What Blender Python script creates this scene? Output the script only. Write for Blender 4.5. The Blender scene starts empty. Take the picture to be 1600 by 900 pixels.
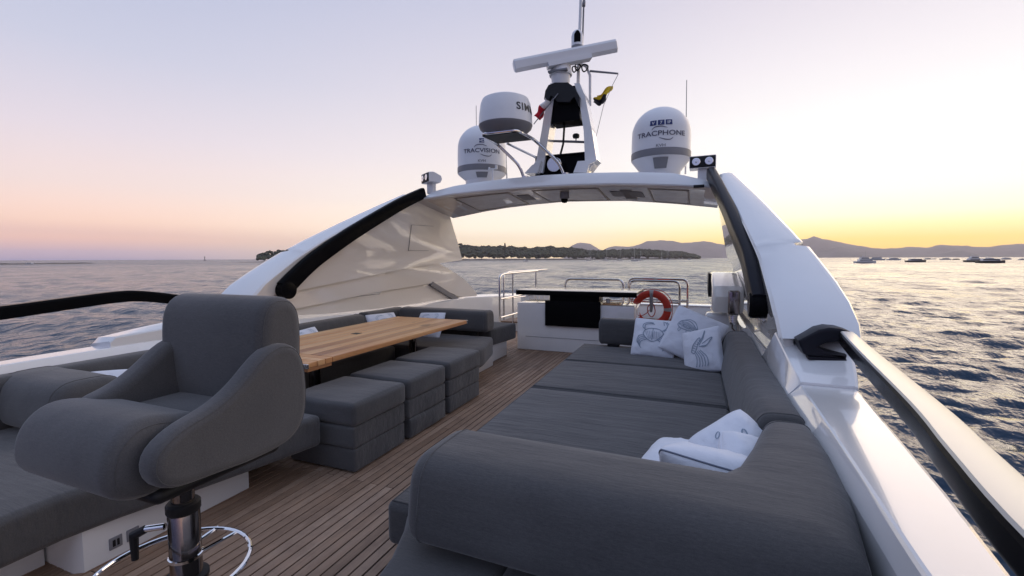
import bpy, bmesh, math, random
import numpy as np
from mathutils import Vector, Matrix, noise as mnoise
random.seed(7)
R_ = math.radians
scene = bpy.context.scene
COL = scene.collection

# ------------------------------------------------------------------ camera
F_PX, CAM_H = 711.0, 1.5
YAW, PITCH, ROLL = math.atan(290/711), math.atan(46.5/711), R_(0.2)
fw = Vector((-math.sin(YAW)*math.cos(PITCH), math.cos(YAW)*math.cos(PITCH), -math.sin(PITCH)))
rt0 = Vector((math.cos(YAW), math.sin(YAW), 0)); up0 = rt0.cross(fw)
rt = rt0*math.cos(ROLL)-up0*math.sin(ROLL); up = up0*math.cos(ROLL)+rt0*math.sin(ROLL)
cam = bpy.data.cameras.new('camera'); camo = bpy.data.objects.new('camera', cam); COL.objects.link(camo)
M = Matrix((( rt.x, up.x, -fw.x, 0), (rt.y, up.y, -fw.y, 0), (rt.z, up.z, -fw.z, CAM_H), (0, 0, 0, 1)))
camo.matrix_world = M
cam.sensor_width = 36; cam.lens = 36*F_PX/1600; cam.clip_start = 0.05; cam.clip_end = 40000
scene.camera = camo
CP = Vector((0, 0, CAM_H))
def ray(px, py): return fw*F_PX + rt*(px-800) - up*(py-450)
def at_y(px, py, Y):
    d = ray(px, py); return CP + d*(Y/d.y)
def at_x(px, py, X):
    d = ray(px, py); return CP + d*(X/d.x)
def at_z(px, py, Z):
    d = ray(px, py); return CP + d*((Z-CAM_H)/d.z)

# ------------------------------------------------------------------ world, sun, exposure
SUN_AZ, SUN_EL = R_(30), R_(10)                 # azimuth from +Y towards +X
scene.view_settings.view_transform = 'Standard'; scene.view_settings.look = 'None'
scene.view_settings.exposure = 0.08; scene.view_settings.gamma = 1.0
def lin(c):
    return tuple((x/255/12.92 if x/255 <= .04045 else ((x/255+.055)/1.055)**2.4) for x in c)
W = bpy.data.worlds.new('World'); scene.world = W; W.use_nodes = True
nt = W.node_tree; N = nt.nodes; L = nt.links; N.clear()
def nd(tree, typ, **kw):
    n = tree.nodes.new(typ)
    for k, v in kw.items(): setattr(n, k, v)
    return n
def mathn(tree, op, a, b=None, c=None):
    n = tree.nodes.new('ShaderNodeMath'); n.operation = op
    for i, v in enumerate((a, b, c)):
        if v is None: continue
        if isinstance(v, (int, float)): n.inputs[i].default_value = v
        else: tree.links.new(v, n.inputs[i])
    return n.outputs[0]
tc = nd(nt, 'ShaderNodeTexCoord')
sx = nd(nt, 'ShaderNodeSeparateXYZ'); L.new(tc.outputs['Generated'], sx.inputs[0])
el = mathn(nt, 'MULTIPLY', mathn(nt, 'ARCSINE', sx.outputs[2]), 2/math.pi)       # 0..1 = 0..90 deg
el = mathn(nt, 'MAXIMUM', el, 0.0)
elr = mathn(nt, 'POWER', el, 0.5)                                                # finer near the horizon
hl = mathn(nt, 'SQRT', mathn(nt, 'ADD', mathn(nt, 'MULTIPLY', sx.outputs[0], sx.outputs[0]), mathn(nt, 'ADD', mathn(nt, 'MULTIPLY', sx.outputs[1], sx.outputs[1]), 1e-6)))
dt = mathn(nt, 'DIVIDE', mathn(nt, 'ADD', mathn(nt, 'MULTIPLY', sx.outputs[0], math.sin(SUN_AZ)), mathn(nt, 'MULTIPLY', sx.outputs[1], math.cos(SUN_AZ))), hl)
HAZE_D, HAZE_TOP, HAZE_R = 8.0e-5, 560.0, 11500.0
def sky_col(deg, c):
    # the sky stands outside the haze: what reaches the deck is dimmed by the air in between
    path = min(HAZE_R, HAZE_TOP/max(math.sin(R_(deg)), 1e-4)); tr = math.exp(-HAZE_D*path)
    return tuple(max(.02, (v-a*(1-tr))/tr) for v, a in zip(lin(c), (.45, .40, .44)))
def ramp(stops):
    r = nd(nt, 'ShaderNodeValToRGB'); r.color_ramp.interpolation = 'B_SPLINE' if False else 'EASE' if False else 'LINEAR'
    e = r.color_ramp.elements
    while len(e) > 1: e.remove(e[-1])
    first = True
    for deg, c in stops:
        p = math.sqrt(max(deg, 0)/90)
        if first: s = e[0]; s.position = p; first = False
        else: s = e.new(p)
        s.color = sky_col(deg, c)+(1,)
    L.new(elr, r.inputs[0]); return r.outputs[0]
ZEN = (180, 197, 230)
sun_r = ramp([(0, (246, 204, 140)), (1.8, (252, 222, 150)), (2.8, (255, 238, 180)), (4.2, (255, 249, 222)), (6.5, (255, 253, 245)), (13, (254, 252, 250)), (19, (243, 237, 241)), (27, (222, 215, 226)), (45, (200, 206, 230)), (90, ZEN)])
mid_r = ramp([(0, (248, 222, 190)), (1.3, (253, 232, 200)), (3.5, (255, 241, 222)), (7, (251, 240, 231)), (12, (241, 232, 233)), (19, (224, 218, 228)), (28, (202, 202, 221)), (45, (184, 196, 226)), (90, ZEN)])
lef_r = ramp([(0, (180, 172, 194)), (.8, (206, 186, 196)), (2.0, (240, 202, 190)), (3.6, (250, 216, 200)), (7, (243, 222, 217)), (12, (228, 217, 225)), (19, (203, 204, 222)), (28, (182, 189, 215)), (45, (176, 190, 223)), (90, ZEN)])
ant_r = ramp([(0, (108, 120, 156)), (3, (128, 132, 168)), (8, (148, 150, 184)), (15, (158, 166, 200)), (28, (170, 182, 213)), (45, (176, 191, 226)), (90, ZEN)])
def mixc(f, a, b):
    m = nd(nt, 'ShaderNodeMix', data_type='RGBA'); L.new(f, m.inputs[0]); L.new(a, m.inputs[6]); L.new(b, m.inputs[7]); return m.outputs[2]
def mapr(v, a, b):
    m = nd(nt, 'ShaderNodeMapRange'); m.interpolation_type = 'SMOOTHSTEP'; L.new(v, m.inputs[0]); m.inputs[1].default_value = a; m.inputs[2].default_value = b; return m.outputs[0]
c1 = mixc(mapr(dt, -1.0, -.1), ant_r, lef_r)
c2 = mixc(mapr(dt, -.15, .68), c1, mid_r)
c3 = mixc(mapr(dt, .62, 1.0), c2, sun_r)
bg = nd(nt, 'ShaderNodeBackground'); L.new(c3, bg.inputs[0]); bg.inputs[1].default_value = 1.0
wo = nd(nt, 'ShaderNodeOutputWorld'); L.new(bg.outputs[0], wo.inputs[0])
sl = bpy.data.lights.new('sun', 'SUN'); sl.energy = 1.05; sl.angle = R_(50); sl.color = (1.0, .74, .48)
so = bpy.data.objects.new('sun', sl); COL.objects.link(so)
sd = Vector((math.sin(SUN_AZ)*math.cos(SUN_EL), math.cos(SUN_AZ)*math.cos(SUN_EL), math.sin(SUN_EL)))
so.rotation_euler = sd.to_track_quat('Z', 'Y').to_euler()

# ------------------------------------------------------------------ materials
def mat(name, col, rough=.5, metal=0., coat=0., coatr=.05, spec=.5, sheen=0.):
    m = bpy.data.materials.new(name); m.use_nodes = True
    b = m.node_tree.nodes['Principled BSDF']
    b.inputs['Base Color'].default_value = tuple(col)+(1,)
    b.inputs['Roughness'].default_value = rough; b.inputs['Metallic'].default_value = metal
    b.inputs['Coat Weight'].default_value = coat; b.inputs['Coat Roughness'].default_value = coatr
    b.inputs['Specular IOR Level'].default_value = spec
    b.inputs['Sheen Weight'].default_value = sheen; b.inputs['Sheen Roughness'].default_value = .5
    return m
def T(m): return m.node_tree, m.node_tree.nodes['Principled BSDF']
def noise(t, vec, scale, detail=4, rough=.55, scl=None):
    if scl is not None:
        mp = nd(t, 'ShaderNodeMapping'); mp.inputs['Scale'].default_value = scl; t.links.new(vec, mp.inputs[0]); vec = mp.outputs[0]
    n = nd(t, 'ShaderNodeTexNoise'); n.inputs['Scale'].default_value = scale; n.inputs['Detail'].default_value = detail; n.inputs['Roughness'].default_value = rough
    t.links.new(vec, n.inputs['Vector']); return n.outputs['Fac']
def cramp(t, fac, stops):
    r = nd(t, 'ShaderNodeValToRGB'); e = r.color_ramp.elements
    e[0].position, e[0].color = stops[0][0], tuple(stops[0][1])+(1,)
    e[1].position, e[1].color = stops[-1][0], tuple(stops[-1][1])+(1,)
    for p, c in stops[1:-1]: s = e.new(p); s.color = tuple(c)+(1,)
    t.links.new(fac, r.inputs[0]); return r.outputs[0]
def bump(t, b, h, strength=.3, dist=.01, prev=None):
    n = nd(t, 'ShaderNodeBump'); n.inputs['Strength'].default_value = strength; n.inputs['Distance'].default_value = dist
    t.links.new(h, n.inputs['Height'])
    if prev is not None: t.links.new(prev, n.inputs['Normal'])
    t.links.new(n.outputs[0], b.inputs['Normal']); return n.outputs[0]
def objc(t): return nd(t, 'ShaderNodeTexCoord').outputs['Object']

def fabric(name, c0, c1, wrinkle=.25, wscl=(2.0, 9.0, 9.0)):
    m = mat(name, c0, .92, sheen=.25, spec=.25); t, b = T(m); v = objc(t)
    f = noise(t, v, 420, 3, .7); g = noise(t, v, 60, 3, .6, (1, 3.5, 3.5)); h = noise(t, v, 3.2, 4)
    s = mathn(t, 'ADD', mathn(t, 'MULTIPLY', f, .45), mathn(t, 'ADD', mathn(t, 'MULTIPLY', g, .3), mathn(t, 'MULTIPLY', h, .25)))
    t.links.new(cramp(t, s, [(.34, c0), (.66, c1)]), b.inputs['Base Color'])
    p = bump(t, b, f, .25, .002)
    w = noise(t, v, 1.0, 5, .62, wscl)
    p = bump(t, b, w, wrinkle, .03, p)
    bump(t, b, noise(t, v, 5, 2), .18, .03, p)
    return m
FAB = fabric('grey woven fabric', (.053, .052, .054), (.104, .101, .101))
FAB_W = fabric('grey woven fabric creased', (.053, .052, .054), (.104, .101, .101), .5, (1.6, 13.0, 6.0))
FAB_S = fabric('grey seat fabric', (.057, .055, .058), (.110, .106, .106), .10)
PILLOW = mat('white cotton', (.74, .76, .82), .95, sheen=.2, spec=.2)
t, b = T(PILLOW); v = objc(t); p = bump(t, b, noise(t, v, 500, 2), .15, .002); bump(t, b, noise(t, v, 9, 4, .6), .45, .02, p)
INK = mat('grey blue print', (.25, .31, .39), .95)
INKL = mat('pale grey blue print', (.48, .55, .63), .95)
PIPING = mat('grey piping', (.16, .18, .24), .9)
WHITE = mat('white gelcoat', (.80, .80, .80), .18, coat=1., coatr=.03)
t, b = T(WHITE); v = objc(t)
t.links.new(cramp(t, noise(t, v, 1.7, 5, .6), [(.3, (.775, .775, .77)), (.7, (.815, .815, .815))]), b.inputs['Base Color'])
bump(t, b, noise(t, v, 3.0, 2), .05, .02)
WARM_WHITE = mat('sunset tinted white gelcoat', (.81, .77, .71), .10, coat=1., coatr=.015)  # white gelcoat with the sunset's warm cast put into its colour
t, b = T(WARM_WHITE); bump(t, b, noise(t, objc(t), 2.2, 3), .06, .03)
CEIL = mat('warm bounce tinted headliner', (.74, .66, .58), .22, coat=.7, coatr=.08)  # warm light reflected from below is put into this base colour
t, b = T(CEIL); v = objc(t); t.links.new(cramp(t, noise(t, v, 5, 6, .6), [(.3, (.64, .56, .49)), (.7, (.78, .71, .64))]), b.inputs['Base Color'])
RIM = mat('taupe trim', (.34, .29, .25), .4)
WPLAS = mat('white radome plastic', (.78, .78, .80), .38)
GPLAS = mat('grey plastic', (.22, .22, .24), .5)
DPLAS = mat('dark plastic', (.014, .014, .016), .5, spec=.3)
BLACK = mat('black gloss', (.006, .006, .007), .25, spec=.16); BLACK.node_tree.nodes['Principled BSDF'].inputs['IOR'].default_value = 1.18
t, b = T(BLACK); t.links.new(mathn(t, 'ADD', mathn(t, 'MULTIPLY', noise(t, objc(t), 6, 4), .2), .14), b.inputs['Roughness'])
NAVY = mat('dark navy satin', (.020, .020, .026), .35, spec=.3); NAVY.node_tree.nodes['Principled BSDF'].inputs['IOR'].default_value = 1.25
CAP = mat('champagne satin paint', (.52, .50, .45), .35, coat=.6, coatr=.2)
STEEL = mat('polished steel', (.66, .65, .65), .14, 1.)
t, b = T(STEEL); t.links.new(mathn(t, 'ADD', mathn(t, 'MULTIPLY', noise(t, objc(t), 40, 3), .12), .06), b.inputs['Roughness'])
DSTEEL = mat('bronze tinted steel', (.33, .29, .27), .12, 1.)
CHROME = mat('chrome', (.82, .82, .83), .05, 1.)
GLASS = mat('lamp lens', (.8, .8, .82), .08, .6)
RED = mat('red orange ring cover', (.50, .035, .018), .55)
RETRO = mat('reflective tape', (.36, .35, .35), .5)
TAPE = mat('white strap', (.7, .66, .62), .8)
FRED = mat('red flag cloth', (.62, .02, .05), .8); FWHT = mat('white flag cloth', (.75, .74, .76), .8)
FYEL = mat('yellow flag cloth', (.72, .50, .02), .8); FBLK = mat('black flag cloth', (.03, .028, .035), .85)
BLUE = mat('navy print', (.012, .022, .13), .5); LETT = mat('dark grey print', (.09, .09, .13), .5); LETB = mat('black print', (.03, .03, .035), .5); LETW = mat('white print', (.75, .75, .78), .5)
ROPE = mat('red rope', (.45, .05, .03), .8)
CAULK = mat('black caulking', (.012, .011, .011), .7)
t, b = T(CAULK); bump(t, b, noise(t, objc(t), 60, 2), .2, .002)
def wood(name, stops, rnd=.24, rough=.62, scl=(55, 2.2, 55), coat=0.):
    m = mat(name, stops[0][1], rough, coat=coat, coatr=.15); t, b = T(m); v = objc(t)
    oi = nd(t, 'ShaderNodeObjectInfo'); ad = nd(t, 'ShaderNodeVectorMath', operation='ADD')
    k = nd(t, 'ShaderNodeCombineXYZ'); q = mathn(t, 'MULTIPLY', oi.outputs['Random'], 37.)
    t.links.new(q, k.inputs[0]); t.links.new(q, k.inputs[1]); t.links.new(v, ad.inputs[0]); t.links.new(k.outputs[0], ad.inputs[1]); v = ad.outputs[0]
    g = noise(t, v, 1.0, 6, .65, scl); g2 = noise(t, v, 2.0, 3, .5, (3, .5, 3))
    s = mathn(t, 'ADD', mathn(t, 'MULTIPLY', g, .55), mathn(t, 'MULTIPLY', g2, .45))
    s = mathn(t, 'ADD', s, mathn(t, 'MULTIPLY', mathn(t, 'SUBTRACT', oi.outputs['Random'], .5), rnd))
    t.links.new(cramp(t, s, stops), b.inputs['Base Color'])
    bump(t, b, g, .25, .003); return m
TEAK = wood('weathered teak', [(.25, (.19, .12, .078)), (.5, (.31, .208, .145)), (.75, (.42, .305, .228))])
t, b = T(TEAK); src = b.inputs['Base Color'].links[0].from_socket; gp = nd(t, 'ShaderNodeNewGeometry').outputs['Position']
mx = nd(t, 'ShaderNodeMix', data_type='RGBA', blend_type='MULTIPLY'); mx.inputs[0].default_value = 1.0
st_ = mathn(t, 'ADD', mathn(t, 'MULTIPLY', noise(t, gp, 1.6, 6, .62), .6), mathn(t, 'MULTIPLY', noise(t, gp, 11, 4, .6), .4))
t.links.new(src, mx.inputs[6]); t.links.new(cramp(t, st_, [(.36, (.74, .70, .68)), (.50, (1.0, .97, .94)), (.64, (1.16, 1.08, 1.0))]), mx.inputs[7]); t.links.new(mx.outputs[2], b.inputs['Base Color'])
TABLE = wood('oiled teak', [(.22, (.35, .155, .06)), (.5, (.60, .28, .108)), (.78, (.76, .45, .21))], .42, .42, (26, 1.3, 26), .25)
t, b = T(TABLE); vv = objc(t)
kn = noise(t, vv, 1.0, 3, .5, (9, 2.6, 9)); mx = nd(t, 'ShaderNodeMix', data_type='RGBA'); src = b.inputs['Base Color'].links[0].from_socket
t.links.new(cramp(t, kn, [(.66, (0, 0, 0)), (.74, (.75, .75, .75))]), mx.inputs[0]); t.links.new(src, mx.inputs[6]); mx.inputs[7].default_value = (.20, .085, .035, 1); t.links.new(mx.outputs[2], b.inputs['Base Color'])
BARTOP = mat('bar top', (.62, .56, .46), .25, coat=.5)

# ------------------------------------------------------------------ mesh helpers
ORG = {}
class MB:
    def __init__(s): s.v = []; s.f = []
    def add(s, v, f):
        o = len(s.v); s.v += [tuple(map(float, p)) for p in v]; s.f += [tuple(i+o for i in q) for q in f]; return s
    def box(s, x0, x1, y0, y1, z0, z1):
        return s.add([(x0,y0,z0),(x1,y0,z0),(x1,y1,z0),(x0,y1,z0),(x0,y0,z1),(x1,y0,z1),(x1,y1,z1),(x0,y1,z1)],
                     [(0,3,2,1),(4,5,6,7),(0,1,5,4),(1,2,6,5),(2,3,7,6),(3,0,4,7)])
    def rbox(s, x0, x1, y0, y1, z0, z1, r=.01, n=2, puff=0., seg=1, warp=None, wob=0., seed=0):
        lo, hi = (x0,y0,z0), (x1,y1,z1); ax = []
        for a, c in zip(lo, hi):
            rr = min(r, (c-a)*.499); st = [a+rr*(1-math.cos(k/n*math.pi/2)) if False else a+rr*k/n for k in range(n+1)]
            en = [c-rr*k/n for k in range(n, -1, -1)]; m = [a+rr+(c-a-2*rr)*k/seg for k in range(1, seg)]
            ax.append(st+m+en)
        ids = {}; vs = []; fs = []
        def vid(i, j, k):
            if (i,j,k) in ids: return ids[(i,j,k)]
            p = [ax[0][i], ax[1][j], ax[2][k]]; q = []; pz = list(p)
            for d in range(3):
                rr = min(r, (hi[d]-lo[d])*.499); q.append(min(max(p[d], lo[d]+rr), hi[d]-rr))
            dv = Vector(p)-Vector(q)
            if dv.length > 1e-9:
                rr = [min(r, (hi[d]-lo[d])*.499) for d in range(3)]
                mx = max(abs(dv[d])/rr[d] for d in range(3)); dn = dv.normalized()
                pv = Vector([q[d]+dn[d]*rr[d]*mx for d in range(3)])
            else: pv = Vector(p)
            if puff or wob:
                c = [(p[d]-lo[d])/(hi[d]-lo[d])*2-1 for d in range(3)]
                for d in range(3):
                    if abs(abs(c[d])-1) < 1e-6:
                        o = [e for e in range(3) if e != d]
                        k2 = (1-c[o[0]]**4)*(1-c[o[1]]**4)
                        pv[d] += math.copysign(puff*k2, c[d])
                        if wob: pv[d] += wob*k2*mnoise.noise(Vector(p)*4.5+Vector((seed*3.1, seed, 0)))
            if warp: pv = Vector(warp(pv))
            ids[(i,j,k)] = len(vs); vs.append(pv); return ids[(i,j,k)]
        nx, ny, nz = (len(a)-1 for a in ax)
        for i in range(nx):
            for j in range(ny):
                fs.append((vid(i,j,0), vid(i,j+1,0), vid(i+1,j+1,0), vid(i+1,j,0)))
                fs.append((vid(i,j,nz), vid(i+1,j,nz), vid(i+1,j+1,nz), vid(i,j+1,nz)))
        for i in range(nx):
            for k in range(nz):
                fs.append((vid(i,0,k), vid(i+1,0,k), vid(i+1,0,k+1), vid(i,0,k+1)))
                fs.append((vid(i,ny,k), vid(i,ny,k+1), vid(i+1,ny,k+1), vid(i+1,ny,k)))
        for j in range(ny):
            for k in range(nz):
                fs.append((vid(0,j,k), vid(0,j,k+1), vid(0,j+1,k+1), vid(0,j+1,k)))
                fs.append((vid(nx,j,k), vid(nx,j+1,k), vid(nx,j+1,k+1), vid(nx,j,k+1)))
        return s.add(vs, fs)
    def loft(s, rings, cap=True, closed=True):
        n = len(rings[0]); v = [p for r in rings for p in r]; f = []
        for a in range(len(rings)-1):
            for i in range(n if closed else n-1):
                j = (i+1) % n; f.append((a*n+i, a*n+j, (a+1)*n+j, (a+1)*n+i))
        if cap and closed:
            f.append(tuple(reversed(range(n)))); f.append(tuple((len(rings)-1)*n+i for i in range(n)))
        return s.add(v, f)
    def tube(s, path, r, n=10, cap=True, close=False):
        P = [Vector(p) for p in path]; rings = []; prev = None
        rs = r if isinstance(r, (list, tuple)) else [r]*len(P)
        for i, p in enumerate(P):
            a = P[i-1] if (i or close) else p; c = P[(i+1) % len(P)] if (i < len(P)-1 or close) else p
            tg = (c-a).normalized()
            if prev is None: u = tg.orthogonal().normalized()
            else: u = (prev-tg*prev.dot(tg)).normalized()
            prev = u; w = tg.cross(u)
            rings.append([p+(u*math.cos(k*2*math.pi/n)+w*math.sin(k*2*math.pi/n))*rs[i] for k in range(n)])
        if close: rings.append(rings[0]); cap = False
        return s.loft(rings, cap)
    def lathe(s, prof, c=(0,0,0), n=28, ax=2):
        rings = []
        for r, h in prof:
            ring = []
            for k in range(n):
                a = k*2*math.pi/n; q = (r*math.cos(a), r*math.sin(a), h)
                if ax == 0: q = (q[2], q[0], q[1])
                elif ax == 1: q = (q[1], q[2], q[0])
                ring.append((q[0]+c[0], q[1]+c[1], q[2]+c[2]))
            rings.append(ring)
        return s.loft(rings)
    def prism(s, prof, a0, a1, r=0., n=3, axis='x'):
        """2-D outline (p,q) pushed along an axis, rim rounded by r"""
        P = [Vector((p[0], p[1])) for p in prof]; m = len(P)
        area = sum(P[i].x*P[(i+1) % m].y-P[(i+1) % m].x*P[i].y for i in range(m))
        sg = 1 if area > 0 else -1; nr = []
        for i in range(m):
            e1 = (P[i]-P[i-1]); e2 = (P[(i+1) % m]-P[i])
            n1 = Vector((e1.y, -e1.x)).normalized()*sg; n2 = Vector((e2.y, -e2.x)).normalized()*sg
            k = (n1+n2); k = k.normalized() if k.length > 1e-6 else n1; nr.append(k/max(.5, k.dot(n1)))
        st = []
        if r > 0:
            for k in range(n+1):
                th = k/n*math.pi/2; st.append((a0+r-r*math.cos(th), r-r*math.sin(th)))
            st = [(a0, r*1.0+.004)]+st; st += [(a0+a1-q[0], q[1]) for q in reversed(st)]
        else: st = [(a0, 0), (a1, 0)]
        rings = []
        for a, ins in st:
            ring = []
            for p, q in zip(P, nr):
                w = p-q*ins
                ring.append((a, w.x, w.y) if axis == 'x' else (w.x, a, w.y) if axis == 'y' else (w.x, w.y, a))
            rings.append(ring)
        return s.loft(rings)
    def xf(s, m):
        s.v = [tuple(m @ Vector(p)) for p in s.v]; return s
    def build(s, name, m, parent=None, smooth=35, local=False, kind=None, label=None, flat=False):
        me = bpy.data.meshes.new(name)
        o3 = ORG.get(parent, Vector((0,0,0))) if parent else Vector((0,0,0))
        vs = s.v if local else [(p[0]-o3.x, p[1]-o3.y, p[2]-o3.z) for p in s.v]
        me.from_pydata(vs, [], s.f); me.validate(); 
        bm = bmesh.new(); bm.from_mesh(me)
        bmesh.ops.remove_doubles(bm, verts=bm.verts, dist=1e-6)
        bmesh.ops.recalc_face_normals(bm, faces=bm.faces)
        if not flat:
            for f in bm.faces: f.smooth = len(f.verts) <= 8
            th = R_(smooth)
            for e in bm.edges:
                if len(e.link_faces) == 2 and e.calc_face_angle(0) > th: e.smooth = False
        bm.to_mesh(me); bm.free()
        me.materials.append(m); o = bpy.data.objects.new(name, me); COL.objects.link(o)
        if parent: o.parent = parent
        ORG[o] = o3
        if kind: o['kind'] = kind
        if label: o['label'] = label
        return o
def thing(name, label, cat, loc=(0,0,0), group=None, mtx=None):
    o = bpy.data.objects.new(name, None); COL.objects.link(o); o.empty_display_size = .1
    if mtx is not None: o.matrix_world = mtx; ORG[o] = Vector((0,0,0))
    else: o.location = loc; ORG[o] = Vector(loc)
    o['label'] = label; o['category'] = cat
    if group: o['group'] = group
    return o
def tag(o, label, cat, group=None):
    o['label'] = label; o['category'] = cat
    if group: o['group'] = group
    return o
def smooth_path(pts, k=4, close=False):
    P = [Vector(p) for p in pts]; out = []; n = len(P)
    for i in range(n if close else n-1):
        g = lambda j: P[j % n] if close else P[min(max(j, 0), n-1)]
        p0, p1, p2, p3 = g(i-1), g(i), g(i+1), g(i+2)
        for q in range(k):
            u = q/k
            out.append(.5*((2*p1)+(p2-p0)*u+(2*p0-5*p1+4*p2-p3)*u*u+(3*p1-p0-3*p2+p3)*u**3))
    if not close: out.append(P[-1])
    return out
def round_path(pts, r, k=5):
    P = [Vector(p) for p in pts]; out = [P[0]]
    for i in range(1, len(P)-1):
        a, b_, c = P[i-1], P[i], P[i+1]; d1 = (a-b_); d2 = (c-b_)
        q = min(r, d1.length*.49, d2.length*.49); s0 = b_+d1.normalized()*q; s1 = b_+d2.normalized()*q
        for j in range(k+1):
            u = j/k; out.append(s0*(1-u)**2+b_*2*u*(1-u)+s1*u*u)
    out.append(P[-1]); return out
def interp(xs, ys):
    return lambda q: float(np.interp(q, xs, ys))
def text_mb(s, size, sx_=1., track=1., bold=.012):
    cu = bpy.data.curves.new('lettering', 'FONT'); cu.body = s; cu.size = size; cu.align_x = 'CENTER'; cu.space_character = track; cu.resolution_u = 3; cu.offset = size*bold
    o = bpy.data.objects.new('lettering', cu); COL.objects.link(o)
    me = o.evaluated_get(bpy.context.evaluated_depsgraph_get()).to_mesh()
    v = [(p.co.x*sx_, p.co.y) for p in me.vertices]; f = [tuple(p.vertices) for p in me.polygons]
    bpy.data.objects.remove(o); bpy.data.curves.remove(cu)
    return v, f
CX = -1.9                                    # centre line of the boat
def mir(x): return 2*CX-x

# ------------------------------------------------------------------ sea and far land
SEA = -4.2
def build_sea():
    rng = np.random.RandomState(3)
    th = np.radians(np.linspace(-105, 72, 720)); rs = [9.0]
    while rs[-1] < 900: rs.append(rs[-1]*1.0068+.004)
    rs = np.array(rs); A, Rr = np.meshgrid(th, rs)
    X = Rr*np.sin(A); Y = Rr*np.cos(A); Z = np.zeros_like(X); cell = np.maximum(Rr*(th[1]-th[0]), Rr*.0068)
    wind = R_(200)
    for k in range(110):
        lam = 0.42*(4.2/.42)**rng.rand(); d = wind+rng.randn()*.65; kk = 2*math.pi/lam
        amp = .0054*lam**.85*(.5+rng.rand()); ph = rng.rand()*6.28
        fade = np.clip((lam/cell-3.)/4., 0, 1)
        a = kk*(X*math.sin(d)+Y*math.cos(d))+ph
        Z += amp*fade*(np.sin(a)+.28*np.cos(2*a))
    for k in range(36):
        lam = 4.0*4.0**rng.rand(); d = wind+rng.randn()*.55; kk = 2*math.pi/lam
        Z += .0030*lam*(.5+rng.rand())*np.clip((lam/cell-2.2)/2.5, 0, 1)*np.sin(kk*(X*math.sin(d)+Y*math.cos(d))+rng.rand()*6.28)
    ed = np.clip((900-Rr)/200, 0, 1); Z *= ed
    n, m = X.shape
    vs = np.stack([X, Y, Z+SEA], -1).reshape(-1, 3)
    idx = np.arange(n*m).reshape(n, m)
    q = np.stack([idx[:-1,:-1], idx[1:,:-1], idx[1:,1:], idx[:-1,1:]], -1).reshape(-1, 4)
    # outer flat ring to the horizon, inner disk and the rear sector
    ext = []; ef = []
    def quad(a, b_, c, d):
        o = len(vs)+len(ext); ext.extend([a, b_, c, d]); ef.append((o, o+1, o+2, o+3))
    def pt(r, a): return (r*math.sin(a), r*math.cos(a), SEA)
    segs = np.radians(np.linspace(-105, 72, 60))
    rl = float(rs[-1])
    for ra, rb in ((0.01, 9.0), (rl, 3000), (3000, 11000)):
        for a, b_ in zip(segs[:-1], segs[1:]): quad(pt(ra, a), pt(rb, a), pt(rb, b_), pt(ra, b_))
    seg2 = np.radians(np.linspace(72, 255, 50))
    for ra, rb in ((0.01, 900), (900, 11000)):
        for a, b_ in zip(seg2[:-1], seg2[1:]): quad(pt(ra, a), pt(rb, a), pt(rb, b_), pt(ra, b_))
    allv = np.concatenate([vs, np.array(ext)])
    me = bpy.data.meshes.new('sea'); nv = len(allv); allf = np.concatenate([q, np.array(ef)])
    me.vertices.add(nv); me.vertices.foreach_set('co', allv.ravel().astype(np.float32))
    me.loops.add(allf.size); me.loops.foreach_set('vertex_index', allf.ravel().astype(np.int32))
    me.polygons.add(len(allf)); me.polygons.foreach_set('loop_start', np.arange(0, allf.size, 4, dtype=np.int32))
    me.polygons.foreach_set('loop_total', np.full(len(allf), 4, dtype=np.int32))
    me.update(); me.validate()
    if me.polygons[0].normal.z < 0: me.flip_normals()
    me.polygons.foreach_set('use_smooth', np.ones(len(allf), dtype=bool))
    m = mat('sea water', (.016, .038, .070), .07); t, b = T(m); b.inputs['IOR'].default_value = 1.31
    g = nd(t, 'ShaderNodeNewGeometry').outputs['Position']
    p = bump(t, b, noise(t, g, 2.4, 4, .6, (1, .7, 1)), .6, .09)
    p = bump(t, b, noise(t, g, .62, 4, .55, (1, .6, 1)), .95, .60, p)
    bump(t, b, noise(t, g, .07, 5, .6, (1, .5, 1)), .55, 2.2, p)
    ln = nd(t, 'ShaderNodeVectorMath', operation='LENGTH'); t.links.new(g, ln.inputs[0])      # chop too fine to model, by distance from the yacht
    mr = nd(t, 'ShaderNodeMapRange'); t.links.new(ln.outputs['Value'], mr.inputs[0])
    for k, v in zip((1, 2, 3, 4), (40, 700, .08, .24)): mr.inputs[k].default_value = v
    t.links.new(mathn(t, 'ADD', mr.outputs[0], mathn(t, 'MULTIPLY', mathn(t, 'SUBTRACT', noise(t, g, .022, 5, .6, (1, .45, 1)), .42), .32)), b.inputs['Roughness'])
    me.materials.append(m); o = bpy.data.objects.new('sea', me); COL.objects.link(o); o['kind'] = 'structure'
build_sea()

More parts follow.
